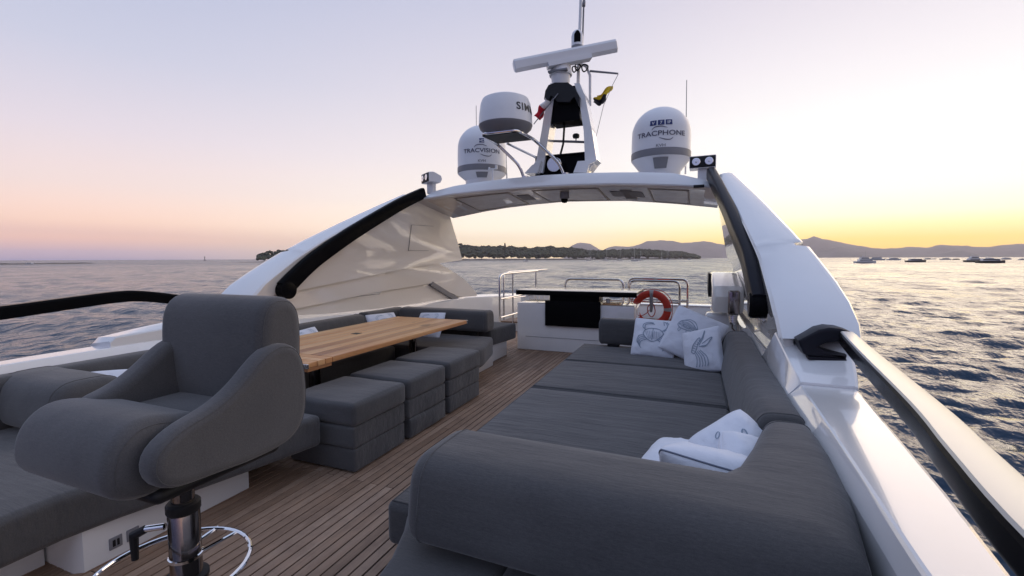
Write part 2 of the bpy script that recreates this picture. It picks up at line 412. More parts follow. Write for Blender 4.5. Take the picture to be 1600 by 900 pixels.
def ridge(name, pts, dist, depth, m, base_px=None, seed=1):
    """mountain chain: skyline given as bearing/height, real relief behind and in front"""
    mb = MB(); rows = []
    pts = [(p[0], p[1]) for p in pts]; xs = [p[0] for p in pts]; ys = [p[1] for p in pts]
    px = np.linspace(xs[0], xs[-1], 150); rings = []
    for j in range(9):
        w = j/8; row = []
        prof = math.sin(math.pi*min(1, w/.62)/2) if w <= .62 else 1-(w-.62)/.38
        for x in px:
            d = ray(x, 403); d.z = 0; d.normalize()
            yv = float(np.interp(x, xs, ys)); rr = ray(x, yv); hh = rr.z/math.hypot(rr.x, rr.y)*dist
            D = dist+(w-.62)*depth
            nz = 1+.22*mnoise.noise(Vector((x*.05, w*4, seed)))*(1 if w < .6 else 0)+.03*mnoise.noise(Vector((x*.25, w*9, seed)))
            h = max(0, hh-SEA)*prof*nz
            row.append((d.x*D, d.y*D, SEA-2+h if h > 0 else SEA-2))
        rings.append(row)
    mb.loft(rings, cap=False, closed=False); o = mb.build(name, m); o['kind'] = 'structure'; return o
MOUNT = mat('far hillside', (.035, .04, .03), .9); t, b = T(MOUNT)
t.links.new(cramp(t, noise(t, objc(t), .004, 6, .65), [(.35, (.11, .105, .10)), (.65, (.21, .19, .18))]), b.inputs['Base Color'])
ridge('mountain_range', [(880, 392), (897, 381), (908, 378), (922, 380), (932, 388), (942, 391), (950, 386), (962, 384), (985, 385), (1000, 381), (1015, 377), (1033, 374), (1050, 377), (1062, 379), (1080, 378), (1100, 376), (1120, 380), (1150, 384), (1180, 382), (1215, 377), (1245, 374), (1262, 372.5), (1275, 371.5), (1290, 373), (1306, 377), (1322, 380), (1340, 383.5), (1352, 385), (1366, 388), (1395, 388), (1420, 385), (1450, 386.5), (1464, 382), (1500, 383.5), (1520, 385), (1545, 385.5), (1560, 382.5), (1600, 380), (1660, 383), (1720, 388), (1800, 380), (1900, 390)], 9300, 1700, MOUNT, seed=2)
ridge('foothills', [(1150, 401), (1180, 396), (1230, 393), (1280, 390), (1310, 385), (1330, 388), (1360, 395), (1400, 397), (1440, 397.5), (1470, 395.5), (1490, 391), (1502, 389), (1515, 393), (1530, 396.5), (1600, 397), (1700, 395), (1800, 399)], 7000, 1200, MOUNT, seed=5)

ROCK = mat('shore rock', (.22, .18, .14), .9); t, b = T(ROCK)
t.links.new(cramp(t, noise(t, objc(t), .25, 5, .7), [(.35, (.06, .05, .04)), (.65, (.16, .13, .105))]), b.inputs['Base Color'])
LEAF = mat('pine foliage', (.035, .05, .018), .8); t, b = T(LEAF)
oi = noise(t, objc(t), .09, 4, .7)
t.links.new(cramp(t, oi, [(.35, (.010, .015, .005)), (.65, (.050, .058, .018))]), b.inputs['Base Color'])
def land(name, pxs, py, depth, hgt, seed=0, back=None):
    """low shore: a strip of rocky ground between two bearings at the distance of its waterline"""
    rings = []; n = 60
    for j in range(7):
        w = j/6; row = []
        for i in range(n):
            x = pxs[0]+(pxs[1]-pxs[0])*i/(n-1); yl = py[0]+(py[1]-py[0])*i/(n-1)
            p = at_z(x, yl, SEA); d = Vector((p.x, p.y, 0)).normalized()
            e = min(1, min(i, n-1-i)/4)
            h = hgt*math.sin(math.pi*w)**.5*e*(.7+.5*mnoise.noise(Vector((i*.35, w*3, seed)))) if 0 < w < 1 else -.6
            q = Vector((p.x, p.y, SEA))+d*depth*w; row.append((q.x, q.y, SEA+h))
        rings.append(row)
    o = MB().loft(rings, cap=False, closed=False).build(name, ROCK); o['kind'] = 'structure'; return o
ICO = bmesh.new(); bmesh.ops.create_icosphere(ICO, subdivisions=1, radius=1)
ICO_V = [v.co.copy() for v in ICO.verts]; ICO_F = [tuple(v.index for v in f.verts) for f in ICO.faces]; ICO.free()
def wood_mass(name, pxs, py, top, depth, n, rad, seed):
    rnd = random.Random(seed); mb = MB()
    for i in range(n):
        u = rnd.random(); x = pxs[0]+(pxs[1]-pxs[0])*u; yl = py[0]+(py[1]-py[0])*u
        p = at_z(x, yl, SEA); d = Vector((p.x, p.y, 0)); D = d.length; d.normalize()
        w = rnd.random(); k = D+depth*(.12+.7*w)
        yt = float(np.interp(x, [q[0] for q in top], [q[1] for q in top])); rr = ray(x, yt); hmax = CAM_H+rr.z/math.hypot(rr.x, rr.y)*D-SEA
        hmax = max(2.5, hmax*(1.10+.14*mnoise.noise(Vector((x*.11, 1.7, seed)))))
        z = SEA+hmax*min(1, (.35+w*.9))*(1-.6*rnd.random()**2.6)
        r = rad*(.55+.7*rnd.random())
        r = min(r, hmax*.45); z = min(z, SEA+hmax-r*.45); z = max(z, SEA+r*.5)
        c = Vector((d.x*k, d.y*k, z)); s = (r*(.9+.5*rnd.random()), r*(.9+.5*rnd.random()), r*(.55+.35*rnd.random()))
        vs = [(c.x+q.x*s[0]*(.75+.5*rnd.random()), c.y+q.y*s[1]*(.75+.5*rnd.random()), c.z+q.z*s[2]*(.7+.6*rnd.random())) for q in ICO_V]
        mb.add(vs, ICO_F)
    o = mb.build(name, LEAF, flat=True); o['kind'] = 'stuff'; return o
land('island', (640, 1112), (407.6, 404.9), 420, 4.5, 1)
wood_mass('pine_woodland', (640, 1093), (407.4, 405.0), [(640, 384), (722, 382), (740, 383), (790, 384), (830, 386), (860, 385), (890, 387), (930, 391), (960, 390), (1000, 388.5), (1030, 391), (1060, 393), (1080, 396), (1094, 401)], 380, 3600, 6.5, 11)
land('islet', (396, 720), (409.8, 408.6), 150, 2.0, 4)
wood_mass('coastal_woodland', (402, 720), (409.4, 408.2), [(401, 402), (405, 397), (418, 393.5), (428, 394), (434, 391), (448, 392), (456, 388), (480, 386), (560, 383), (720, 382)], 130, 1500, 3.0, 12)
land('rock_spit', (-120, 150), (415.2, 411.8), 90, 1.9, 7)
land('low_reef', (372, 402), (410.3, 410.0), 30, .8, 9)

# ------------------------------------------------------------------ far boats and markers
HULLW = mat('white boat hull', (.72, .71, .70), .3); HULLD = mat('dark boat hull', (.025, .025, .035), .3); BGLASS = mat('dark boat window', (.02, .022, .03), .1)
MASTM = mat('aluminium spar', (.55, .53, .52), .4)
def hull_mb(l, w, h):
    rings = []
    for k in range(9):
        u = k/8; x = (u-.5)*l; bw = w/2*(1-max(0, (u-.45)/.55)**2.2)*(1 if u > .05 else .92); sh = h*(1+.35*u*u)
        bw = max(bw, .02*w)
        rings.append([(x, -bw, sh), (x, -bw*.82, sh*.25), (x, -bw*.35, -.35*h), (x, bw*.35, -.35*h), (x, bw*.82, sh*.25), (x, bw, sh)])
    return MB().loft(rings)
def boat_mtx(px, py, head):
    p = at_z(px, py, SEA); return Matrix.Translation((p.x, p.y, SEA)) @ Matrix.Rotation(head, 4, 'Z'), (p-CP).length
def sailboat(px, py, mast_px, head, label):
    m, D = boat_mtx(px, py, head); s = mast_px*D/F_PX; l = s*.72
    o = thing('sailing_yacht', label, 'sailboat', mtx=m, group='sailboats anchored off the wooded island')
    hull_mb(l, l*.28, l*.075).build('hull', HULLW, o, local=True)
    MB().rbox(-l*.12, l*.2, -l*.08, l*.08, l*.07, l*.125, l*.02).build('cabin', HULLW, o, local=True)
    MB().tube([(l*.08, 0, l*.07), (l*.08, 0, s)], [s*.011, s*.008], 6).build('mast', MASTM, o, local=True)
    MB().tube([(l*.08, 0, l*.22), (-l*.36, 0, l*.21)], s*.012, 6).build('boom', HULLW, o, local=True)
    MB().tube([(l*.08, 0, s), (l*.5, 0, l*.1)], s*.0025, 4).tube([(l*.08, 0, s), (-l*.5, 0, l*.1)], s*.0025, 4).build('rigging', MASTM, o, local=True)
def motorboat(px, py, len_px, head, label, hm=HULLW, decks=1, mast=0):
    m, D = boat_mtx(px, py, head); l = len_px*D/F_PX
    o = thing('motor_yacht', label, 'motorboat', mtx=m, group='motorboats anchored in the bay')
    hull_mb(l, l*.3, l*.10).build('hull', hm, o, local=True)
    z = l*.10
    for k in range(decks):
        a, c = -l*(.34-.08*k), l*(.22-.14*k); hh = l*.10
        MB().prism([(a, z), (c+hh*.9, z), (c, z+hh), (a+hh*.2, z+hh)], -l*(.10-.015*k), l*(.10-.015*k), 0, axis='y').build('cabin', HULLW, o, local=True)
        MB().prism([(a+l*.03, z+hh*.35), (c+hh*.55, z+hh*.35), (c+hh*.2, z+hh*.8), (a+l*.03, z+hh*.8)], -l*(.102-.015*k), l*(.102-.015*k), 0, axis='y').build('window_band', BGLASS, o, local=True)
        z += hh
    MB().tube([(-l*.1, -l*.06, z), (-l*.14, -l*.05, z+l*.09), (-l*.14, l*.05, z+l*.09), (-l*.1, l*.06, z)], l*.008, 5).build('radar_hoop', HULLW, o, local=True)
    if mast: MB().tube([(0, 0, z), (0, 0, l*mast)], l*.007, 5).build('mast', MASTM, o, local=True)
sailboat(921, 407.6, 19, 1.2, 'sailboat with bare mast at the island, leftmost of the masts')
sailboat(947, 407.2, 16, -.4, 'sailboat with bare mast, second of the masts off the island')
sailboat(968, 407.4, 18, .8, 'sailboat with tall bare mast just right of the stern centre, third mast off the island')
sailboat(992, 407.8, 20, 2.6, 'sailboat with the tallest bare mast, fourth mast off the island')
sailboat(1000, 406.9, 15, .3, 'sailboat tucked close beside the tallest mast off the island')
sailboat(1034, 406.6, 14, 1.9, 'sailboat with a short bare mast off the right half of the island')
sailboat(1043, 406.3, 14, -.9, 'sailboat with a short bare mast near the right tip of the island, rightmost mast')
motorboat(822, 408.6, 9, .7, 'small white motorboat close to the wooded island, alone left of the masts', decks=2)
motorboat(1077, 405.7, 6, .2, 'tiny white motorboat off the right tip of the island')
motorboat(1271, 407.6, 9, 2.9, 'small motorboat partly behind the right fin of the arch', HULLD)
motorboat(1352, 411.2, 24, .25, 'white motor yacht, biggest on the bay left of the dark boats', decks=2, mast=.62)
motorboat(1369, 406.6, 17, 2.8, 'white sleek boat just behind the biggest white motor yacht')
motorboat(1397, 406.5, 14, .1, 'low white boat between the big white yacht and the dark hulled cruiser')
motorboat(1384, 405.4, 5, .3, 'speck of a white boat far out left of the low white boat')
motorboat(1431, 409.6, 20, .15, 'dark hulled cruiser in the middle of the bay', HULLD, 1)
motorboat(1450, 405.4, 8, 0, 'small far white boat right above the dark hulled cruiser')
motorboat(1460, 405.2, 5, .4, 'speck of a boat far out right of the dark hulled cruiser')
motorboat(1477, 406.0, 10, 3.0, 'small white boat with cabin halfway between the two dark boats')
motorboat(1494, 405.9, 7, .2, 'small dark boat far out left of the tall motor yacht', HULLD)
motorboat(1523, 409.4, 20, .3, 'tall motor yacht with a dark stern, the larger of the right hand pair', HULLD, 2)
motorboat(1548, 411.0, 24, .05, 'long low dark boat in front of the tall motor yacht', HULLD)
motorboat(1545, 406.0, 11, 3.0, 'far white boat behind the long low dark boat')
motorboat(1572, 405.6, 10, .2, 'far white boat near the right edge of the picture')
motorboat(1599, 406.4, 8, .1, 'motorboat cut by the right edge of the picture')
motorboat(47, 413.2, 9, .3, 'small white motorboat beside the rock spit on the left')
p = at_z(320, 407.2, SEA); D = (p-CP).length; k = D/F_PX
o = thing('channel_beacon', 'thin dark beacon post standing in open water near the left horizon', 'beacon', (p.x, p.y, SEA))
MB().lathe([(1.5*k, -1), (1.3*k, .9*k), (.35*k, 1.2*k), (.3*k, 4.2*k)], (p.x, p.y, SEA), 10).build('post', DPLAS, o)
MB().lathe([(.05*k, 3.6*k), (.9*k, 4.6*k), (.05*k, 5.4*k)], (p.x, p.y, SEA), 8).build('topmark', DPLAS, o)
p = at_z(789, 406.6, SEA); d = Vector((p.x, p.y, 0)).normalized(); D = Vector((p.x, p.y, 0)).length+90; k = D/F_PX; c = d*D
o = thing('pine_tree', 'single pointed pine rising above the island woodland, left half', 'tree', (c.x, c.y, SEA))
MB().tube([(c.x, c.y, SEA+2), (c.x, c.y, SEA+25*k)], [.8*k, .3*k], 7).build('trunk', ROCK, o)
mb = MB(); rnd = random.Random(5)
for i in range(46):
    z = SEA+(16+10.5*rnd.random())*k; r = (SEA+28*k-z)*.22*(.4+.6*rnd.random()); a = rnd.random()*6.28
    mb.add([(c.x+math.cos(a)*r+q.x*1.1*k*rnd.uniform(.5, 1), c.y+math.sin(a)*r+q.y*1.1*k*rnd.uniform(.5, 1), z+q.z*.9*k*rnd.uniform(.5, 1)) for q in ICO_V], ICO_F)
mb.build('crown', LEAF, o, flat=True)

# ------------------------------------------------------------------ haze
hz = MB().box(-HAZE_R, HAZE_R, -HAZE_R, HAZE_R, SEA-3.0, HAZE_TOP).build('haze', WHITE, flat=True)
hm = bpy.data.materials.new('haze'); hm.use_nodes = True; ht = hm.node_tree; ht.nodes.clear()
hv = nd(ht, 'ShaderNodeVolumePrincipled'); hv.inputs['Color'].default_value = (.97, .90, .98, 1); hv.inputs['Density'].default_value = HAZE_D; hv.inputs['Anisotropy'].default_value = .45
ho = nd(ht, 'ShaderNodeOutputMaterial'); ht.links.new(hv.outputs[0], ho.inputs['Volume'])
hz.data.materials.clear(); hz.data.materials.append(hm); hz['kind'] = 'stuff'

# ------------------------------------------------------------------ deck of single planks
deck = MB().box(-4.25, .45, -.6, 13.2, -.06, -.006).build('deck', CAULK, flat=True); deck['kind'] = 'structure'
PITCH = .0623
pl_mesh = {}
def plank(x, y0, y1):
    ln = round(y1-y0, 3)
    if ln not in pl_mesh:
        h = ln/2-.0025; w = PITCH/2-.0047
        mb = MB().add([(-w,-h,-.012),(w,-h,-.012),(w,h,-.012),(-w,h,-.012),(-w,-h,-.0012),(w,-h,-.0012),(w,h,-.0012),(-w,h,-.0012),
                       (-w+.0012,-h+.0012,0),(w-.0012,-h+.0012,0),(w-.0012,h-.0012,0),(-w+.0012,h-.0012,0)],
                      [(0,1,5,4),(1,2,6,5),(2,3,7,6),(3,0,4,7),(4,5,9,8),(5,6,10,9),(6,7,11,10),(7,4,8,11),(8,9,10,11)])
        o = mb.build('plank', TEAK, deck, local=True, flat=True); pl_mesh[ln] = o.data
    else:
        o = bpy.data.objects.new('plank', pl_mesh[ln]); COL.objects.link(o); o.parent = deck
    o.location = (x, (y0+y1)/2, random.uniform(-.0006, .0006))
x0 = -1.441+.031-PITCH*46
nplank = 0
for i in range(72):
    x = x0+i*PITCH
    if x > .40 or x < -4.2: continue
    cuts = [-.6, 2.38, 4.58, 6.9, 9.6, 13.1] if i % 2 else [-.6, 1.18, 3.42, 5.72, 8.2, 10.9, 13.1]
    for a, c in zip(cuts[:-1], cuts[1:]):
        if c < 7 and x > -.95: continue            # covered by the sunbed
        if c < 5.8 and x < -3.0: continue          # covered by the dining sofa
        if a > 9 and x < -3.9: continue
        plank(x, a, c); nplank += 1

# ------------------------------------------------------------------ bulwarks, fins, arch
xf_ = interp([.55, .8, 1.0, 1.3, 1.5, 1.7, 1.97, 2.35, 2.6], [.54, .50, .48, .44, .42, .37, .31, .21, .15])
def sx3(pts, side): return [((p[0] if side == 'R' else mir(p[0])), p[1], p[2]) for p in pts]
def bulwark(side):
    w = 'right' if side == 'R' else 'left'
    t_ = thing('bulwark', 'long white moulded bulwark beside the grey sunbed, below the wide pale handrail' if side == 'R' else 'long white moulded bulwark on the left, behind the dining sofa and the stool', 'bulwark', (.5 if side == 'R' else mir(.5), 1, 0))
    # Y, inner wall x at deck/z .75, crease (x,z), outer (x,z)
    S = [(-1.0, .40, .44, .80, .56, .78), (.2, .435, .462, .80, .615, .785), (.9, .455, .478, .80, .64, .79), (1.3, .468, .486, .80, .658, .795), (1.7, .476, .50, .80, .70, .80), (2.3, .474, .52, .80, .75, .80), (2.88, .468, .537, .80, .80, .80)]
    rings = []
    for Y, xi, xc, zc, xo, zo in S:
        rings.append(sx3([(xi, Y, -.05), (xi, Y, .72), (xc-.006, Y, zc-.012), (xc, Y, zc-.003), (xc+.008, Y, zc), (xo-.012, Y, zo), (xo, Y, zo-.006), (xo+.004, Y, zo-.02), (xo+.05, Y, .45), (xo+.14, Y, -.6), (xi+.02, Y, -.6)], side))
    MB().loft(rings).build('coaming', WHITE, t_, smooth=12)
    # raised rear part that climbs into the fin
    S = [(2.885, .4675, .54, .815, .80, .815), (2.93, .4675, .536, .835, .81, .84), (2.99, .467, .53, .85, .82, .87), (3.25, .467, .515, .92, .86, .98), (3.55, .467, .505, .99, .90, 1.09), (3.95, .467, .505, .80, .84, 1.02), (5.6, .468, .52, .74, .74, .80), (8.2, .52, .55, .73, .72, .75), (13.0, .56, .58, .45, .74, .46)]
    rings = []
    for Y, xi, xc, zc, xo, zo in S:
        zi = min(.72, zc-.03)
        rings.append(sx3([(xi, Y, -.05), (xi, Y, zi), (xc-.006, Y, zc-.012), (xc, Y, zc-.003), (xc+.008, Y, zc), (xo-.014, Y, zo), (xo, Y, zo-.006), (xo+.004, Y, zo-.02), (xo+.03, Y, .3), (xo+.1, Y, -.6), (xi+.02, Y, -.6)], side))
    MB().loft(rings).build('raised_coaming', WHITE, t_, smooth=16)
    if side == 'L':
        tip = [(2.12, .53, .80, .835, .815), (2.16, .53, .80, .868, .86), (2.5, .53, .815, .885, .90), (2.9, .53, .83, .905, .935), (3.25, .52, .86, .93, .985)]
        MB().loft([sx3([(a, Y, .78), (a, Y, zc), (a+.02, Y, zc+.012), (b_-.02, Y, zo), (b_+.01, Y, zo-.02), (b_+.01, Y, .78)], side) for Y, a, b_, zc, zo in tip]).build('raised_tip', WHITE, t_, smooth=30)
bulwark('R'); bulwark('L')

def handrail(side):
    if side == 'R':
        t_ = thing('handrail', 'wide pale topped handrail with glossy black side, along the right bulwark', 'handrail', (.6, 2, 1.0))
        pts = [(.36, -.6), (.415, .2), (.452, .86), (.505, 1.25), (.565, 1.62), (.66, 2.4), (.745, 3.05)]
        wid = interp([-.6, .86, 1.6, 3.05], [.115, .108, .094, .075]); zt = lambda Y: 1.082
    else:
        t_ = thing('handrail', 'black curved handrail over the water on the left, behind the stool', 'handrail', (mir(.6), 2, 1.1))
        pts = [(-4.42, -.6), (-4.43, .4), (-4.45, 1.2), (-4.45, 1.56), (-4.45, 1.9), (-4.45, 2.24), (-4.45, 2.45), (-4.44, 2.78), (-4.44, 3.15), (-4.44, 3.3)]
        zf = interp([-.6, .4, 1.2, 1.56, 1.9, 2.24, 2.40, 2.78, 3.15, 3.3], [1.08, 1.12, 1.16, 1.178, 1.207, 1.234, 1.235, 1.158, 1.06, 1.0])
        wid = lambda Y: .09; zt = zf
    P = [Vector((x, y, 0)) for x, y in pts]
    P = smooth_path([(p.x, p.y, zt(p.y)) for p in P], 5)
    rings, cap = [], []
    for p in P:
        w = wid(p.y); s = 1 if side == 'R' else -1
        xi, xo = p.x, p.x+s*w; z = p.z; h = (.068 if side == 'R' else .092)
        rings.append([(xi+s*.004, p.y, z-h), (xi, p.y, z-h+.012), (xi, p.y, z-.012), (xi+s*.008, p.y, z-.003), (xo-s*.008, p.y, z-.003), (xo, p.y, z-.012), (xo-s*.012, p.y, z-h+.02), (xo-s*.03, p.y, z-h)])
        cap.append([(xi+s*.007, p.y, z-.004), (xi+s*.012, p.y, z+.002), (xo-s*.012, p.y, z+.002), (xo-s*.002, p.y, z-.006), (xo+s*.001, p.y, z-.03), (xo-s*.01, p.y, z-.03)])
    MB().loft(rings).build('rail', BLACK, t_, smooth=40)
    MB().loft(cap).build('rail_cap', CAP if side == 'R' else BLACK, t_, smooth=40)
    if side == 'R':
        # end foot: flared dark bracket that turns down and inwards onto the bulwark
        MB().prism([(.56, 1.008), (.572, .975), (.59, .930), (.615, .916), (.80, .916), (.803, .94), (.70, .955), (.66, .978), (.70, 1.004), (.752, 1.012), (.80, 1.01), (.812, 1.078), (.765, 1.092), (.71, 1.094), (.66, 1.078)], 3.10, 3.30, .014, 3, axis='y').build('end_bracket', NAVY, t_, smooth=50)
        MB().rbox(.61, .80, 3.09, 3.32, .90, .918, .006).build('foot', NAVY, t_)
    else:
        MB().tube([(-4.44, 3.28, 1.03), (-4.44, 3.36, .95)], .04, 8).build('foot', BLACK, t_)
handrail('R'); handrail('L')

def fin(side):
    s = 1 if side == 'R' else -1
    t_ = thing('arch_fin', 'white swept fin carrying the right end of the arch, its broad front face towards us' if side == 'R' else 'white swept fin carrying the left end of the arch, polished inner panels facing us', 'arch fin', ((.4 if side == 'R' else mir(.4)), 5, 1))
    leadY = interp([.88, .99, 1.10, 1.25, 1.5, 1.72, 1.95, 2.2, 2.44], [2.95, 3.28, 3.36, 3.5, 3.88, 4.25, 4.72, 5.25, 5.8])
    def P(Y, z, off): x = xf_(z)+off; return ((x if s > 0 else mir(x)), Y, z)
    def panel(name, top, bot, off, th, m, nx=26, nz=6, label=None):
        """sheet between two (Y,z) curves following the curved side, with a turned-back rim"""
        ty, tz = [q[0] for q in top], [q[1] for q in top]; by, bz = [q[0] for q in bot], [q[1] for q in bot]
        def cur(ys, zs, u):
            d = [0]
            for i in range(1, len(ys)): d.append(d[-1]+math.hypot(ys[i]-ys[i-1], zs[i]-zs[i-1]))
            q = u*d[-1]; return float(np.interp(q, d, ys)), float(np.interp(q, d, zs))
        fr, bk = [], []
        for i in range(nx+1):
            a = cur(ty, tz, i/nx); c = cur(by, bz, i/nx); r1, r2 = [], []
            for j in range(nz+1):
                w = j/nz; Y = a[0]+(c[0]-a[0])*w; z = a[1]+(c[1]-a[1])*w
                r1.append(P(Y, z, off)); r2.append(P(Y, z, off+th))
            fr.append(r1+r2[::-1])
        return MB().loft(fr).build(name, m, t_, smooth=30, label=label)
    lead = [(leadY(z), z) for z in (1.12, 1.25, 1.4, 1.55, 1.72, 1.9, 2.1, 2.28, 2.44)]
    up_bot = [(3.45, 1.09), (3.7, 1.115), (4.85, 1.23), (6.16, 1.36), (7.82, 1.47)]
    panel('upper_panel', lead+[(6.4, 2.36), (7.0, 2.27), (7.4, 1.9), (7.80, 1.49)], up_bot, 0., .05, WARM_WHITE, 34, 8)
    mid_top = [(3.3, 1.02), (3.6, 1.13), (4.85, 1.26), (6.16, 1.39), (7.0, 1.42), (7.6, 1.24), (8.12, 1.05), (8.69, .74)]
    mid_bot = [(3.3, .86), (3.93, .92), (5.28, 1.01), (6.88, 1.07), (7.2, .95), (7.9, .74), (8.66, .70)]
    panel('middle_panel', mid_top, mid_bot, .035, .05, WARM_WHITE, 34, 4)
    low_top = [(3.2, .90), (3.93, .96), (5.28, 1.05), (6.9, 1.09), (8.0, .8), (8.5, .74)]
    low_bot = [(3.2, .5), (3.93, .5), (5.28, .5), (6.9, .5), (8.0, .45), (8.5, .45)]
    panel('lower_panel', low_top, low_bot, .075, .04, WARM_WHITE, 30, 4)
    MB().loft([[P(Y+dy, z+dz, .02+q) for dy, dz, q in ((0, .035, 0), (-.05, -.03, 0), (-.05, -.03, .06), (0, .035, .06))] for Y, z in ((6.85, 1.06), (7.2, .93), (7.6, .78), (7.98, .64))]).build('strut', GPLAS, t_)
    if side == 'L':
        hy = [(5.94, 2.02), (6.58, 2.04), (6.56, 1.63), (5.98, 1.62)]
        g = lambda k: [P(6.27+(y-6.27)*k, 1.83+(z-1.83)*k, 0) for y, z in hy]
        def grid(k, off, kk=0):
            q = [(6.27+(y-6.27)*k, 1.83+(z-1.83)*k) for y, z in hy]; rows = []
            for j in range(5):
                w = j/4; rows.append([P((q[0][0]*(1-u)+q[1][0]*u)*(1-w)+(q[3][0]*(1-u)+q[2][0]*u)*w, (q[0][1]*(1-u)+q[1][1]*u)*(1-w)+(q[3][1]*(1-u)+q[2][1]*u)*w, off) for u in (0, .25, .5, .75, 1)])
            return rows
        hg = MB().loft(grid(1.0, -.003), cap=False, closed=False).build('hatch_gasket', GPLAS, t_)
        MB().loft(grid(.972, -.008), cap=False, closed=False).build('hatch', WARM_WHITE, t_)
    # broad leading face with its step, backed by the outer skin
    zs = [.99, 1.10, 1.22, 1.34, 1.46, 1.55, 1.585]
    xo = interp([.99, 1.12, 1.3, 1.45, 1.6, 1.9, 2.2, 2.44], [.885, .89, .845, .79, .735, .62, .49, .385])
    yo = lambda z: leadY(z)-.05*(2.4-z)
    def face(zs, name, addx=0.):
        rings = []
        for z in zs:
            Yl = leadY(z); xl = xf_(z)+.004; x2 = xo(z)+(.02 if z < 1.581 else -.055 if z < 1.612 else .005 if z < 1.62 else -.012*min(1, (z-1.62)*4)); Y2 = yo(z); pts = []
            for u in (0, .04, .3, .6, .9, .97, 1.0):
                bul = .03*math.sin(u*math.pi)
                pts.append((xl+(x2-xl)*u, Yl+(Y2-Yl)*u-bul-(.02 if .03 < u < .98 else 0), z+bul*.6))
            pts += [(x2+.01, Y2+.06, z-.02), (x2-.03, Y2+.7, z-.03), (xl+.09, min(Yl+2.2, 6.9), z-.03), (xl+.05, min(Yl+2.2, 6.9), z), (xl+.05, Yl+.1, z)]
            rings.append(sx3(pts, side))
        return MB().loft(rings).build(name, WHITE, t_, smooth=32)
    face(zs[:-2]+[1.52, 1.578, 1.584, 1.606, 1.614, 1.64, 1.70, 1.8, 1.95, 2.1, 2.25, 2.36, 2.44], 'front_face')
    lip = sx3([(xf_(1.6)+.28, 4.0, 1.588), (xo(1.6)+.012, yo(1.6)-.02, 1.60), (xo(1.6)-.02, yo(1.6)+.12, 1.625), (xf_(1.6)+.28, 4.12, 1.62)], side)
    # support beam: dark curved arm in front of the inner panel, pinned to it
    bt = thing('support_beam', 'dark curved support arm bowing down in front of the right fin' if side == 'R' else 'long dark tubular support arm slanting down across the left fin to a round end', 'support arm', ((.4 if side == 'R' else mir(.4)), 4, 1.5))
    path = smooth_path([(0, 6.02, 2.50), (0, 5.55, 2.30), (0, 5.0, 2.02), (0, 4.5, 1.75), (0, 4.05, 1.47), (0, 3.8, 1.28), (0, 3.68, 1.17)], 5)
    rings = []
    for i, p in enumerate(path):
        a = path[max(0, i-1)]; c = path[min(len(path)-1, i+1)]; tg = (c-a).normalized(); n_ = Vector((0, -tg.z, tg.y))
        if n_.z < 0: n_ = -n_
        xx = xf_(p.z)-.05; hw = .05; hn = .082+.018*(i/len(path)); ring = []
        for k in range(16):
            an = k*2*math.pi/16; ca, sa = math.cos(an), math.sin(an)
            q = (abs(ca)**.45*math.copysign(1, ca)*hw, abs(sa)**.45*math.copysign(1, sa)*hn)
            ring.append((xx+q[0], p.y+n_.y*q[1], p.z+n_.z*q[1]))
        rings.append(sx3(ring, side))
    MB().loft(rings).build('arm', BLACK if side == 'L' else NAVY, bt, smooth=50)
    e = path[-1]; xx = xf_(e.z)-.05
    MB().lathe([(.0, -.06), (.085, -.06), (.10, -.045), (.10, .055), (.08, .06), (0, .06)], ((xx if s > 0 else mir(xx)), e.y+.02, e.z-.01), 24, 0).build('end_knuckle', BLACK, bt, smooth=40)
    for (Y, z) in ((3.72, 1.20), (3.85, 1.36)):
        x1 = xf_(z)-.03; MB().tube(sx3([(x1, Y, z), (x1+.09, Y, z)], side), .02, 10).build('pin', STEEL, bt)
fin('R'); fin('L')

# ------------------------------------------------------------------ arch wing
arch = thing('radar_arch', 'white arch wing spanning overhead between the two fins, panelled underside', 'arch', (CX, 6.5, 2.3))
xs_ = [-4.02, -3.9, -3.7, -3.4, -3.0, -2.5, -2.0, -1.5, -1.0, -.6, -.3, 0.0, .12, .24]
zb = interp([-4.02, -3.9, -3.4, -2.8, -2.2, -1.65, -1.0, -.4, .1, .24], [2.36, 2.385, 2.43, 2.455, 2.462, 2.458, 2.43, 2.38, 2.325, 2.30])
zt = interp([-4.02, -3.93, -3.8, -3.55, -3.3, -2.8, -2.2, -1.65, -1.0, -.5, -.15, .0, .1, .24], [2.43, 2.46, 2.52, 2.58, 2.605, 2.64, 2.655, 2.655, 2.62, 2.585, 2.54, 2.47, 2.43, 2.39])
za = interp([-4.02, -3.4, -2.8, -1.9, -1.0, -.4, .24], [2.21, 2.30, 2.365, 2.40, 2.36, 2.295, 2.20])
def under(x, v): return zb(x)+(za(x)-zb(x))*v-.0     # underside height, v 0 front .. 1 rear
rings = []
for x in xs_:
    b_, t2, a_ = zb(x), zt(x), za(x)
    rings.append([(x, 5.985, b_+.012), (x, 5.98, b_+.03), (x, 6.01, t2-.06), (x, 6.05, t2-.015), (x, 6.12, t2), (x, 6.6, t2+.03), (x, 6.95, t2-.05), (x, 7.13, a_+.05), (x, 7.14, a_+.015), (x, 7.12, a_), (x, 6.02, b_)])
MB().loft(rings).build('wing', WHITE, arch, smooth=30)
def under_patch(x0, x1, v0, v1, drop, name, m, n=6, frame=0.):
    top, low = [], []
    rings = []
    for i in range(n+1):
        x = x0+(x1-x0)*i/n; r = []
        for v, dz in ((v0, .01), (v0, -drop), (v1, -drop), (v1, .01)):
            r.append((x, 6.02+1.1*v, under(x, v)+dz))
        rings.append(r)
    return MB().loft(rings).build(name, m, arch)
under_patch(-3.86, .06, .035, .965, .004, 'headliner', CEIL, 24)
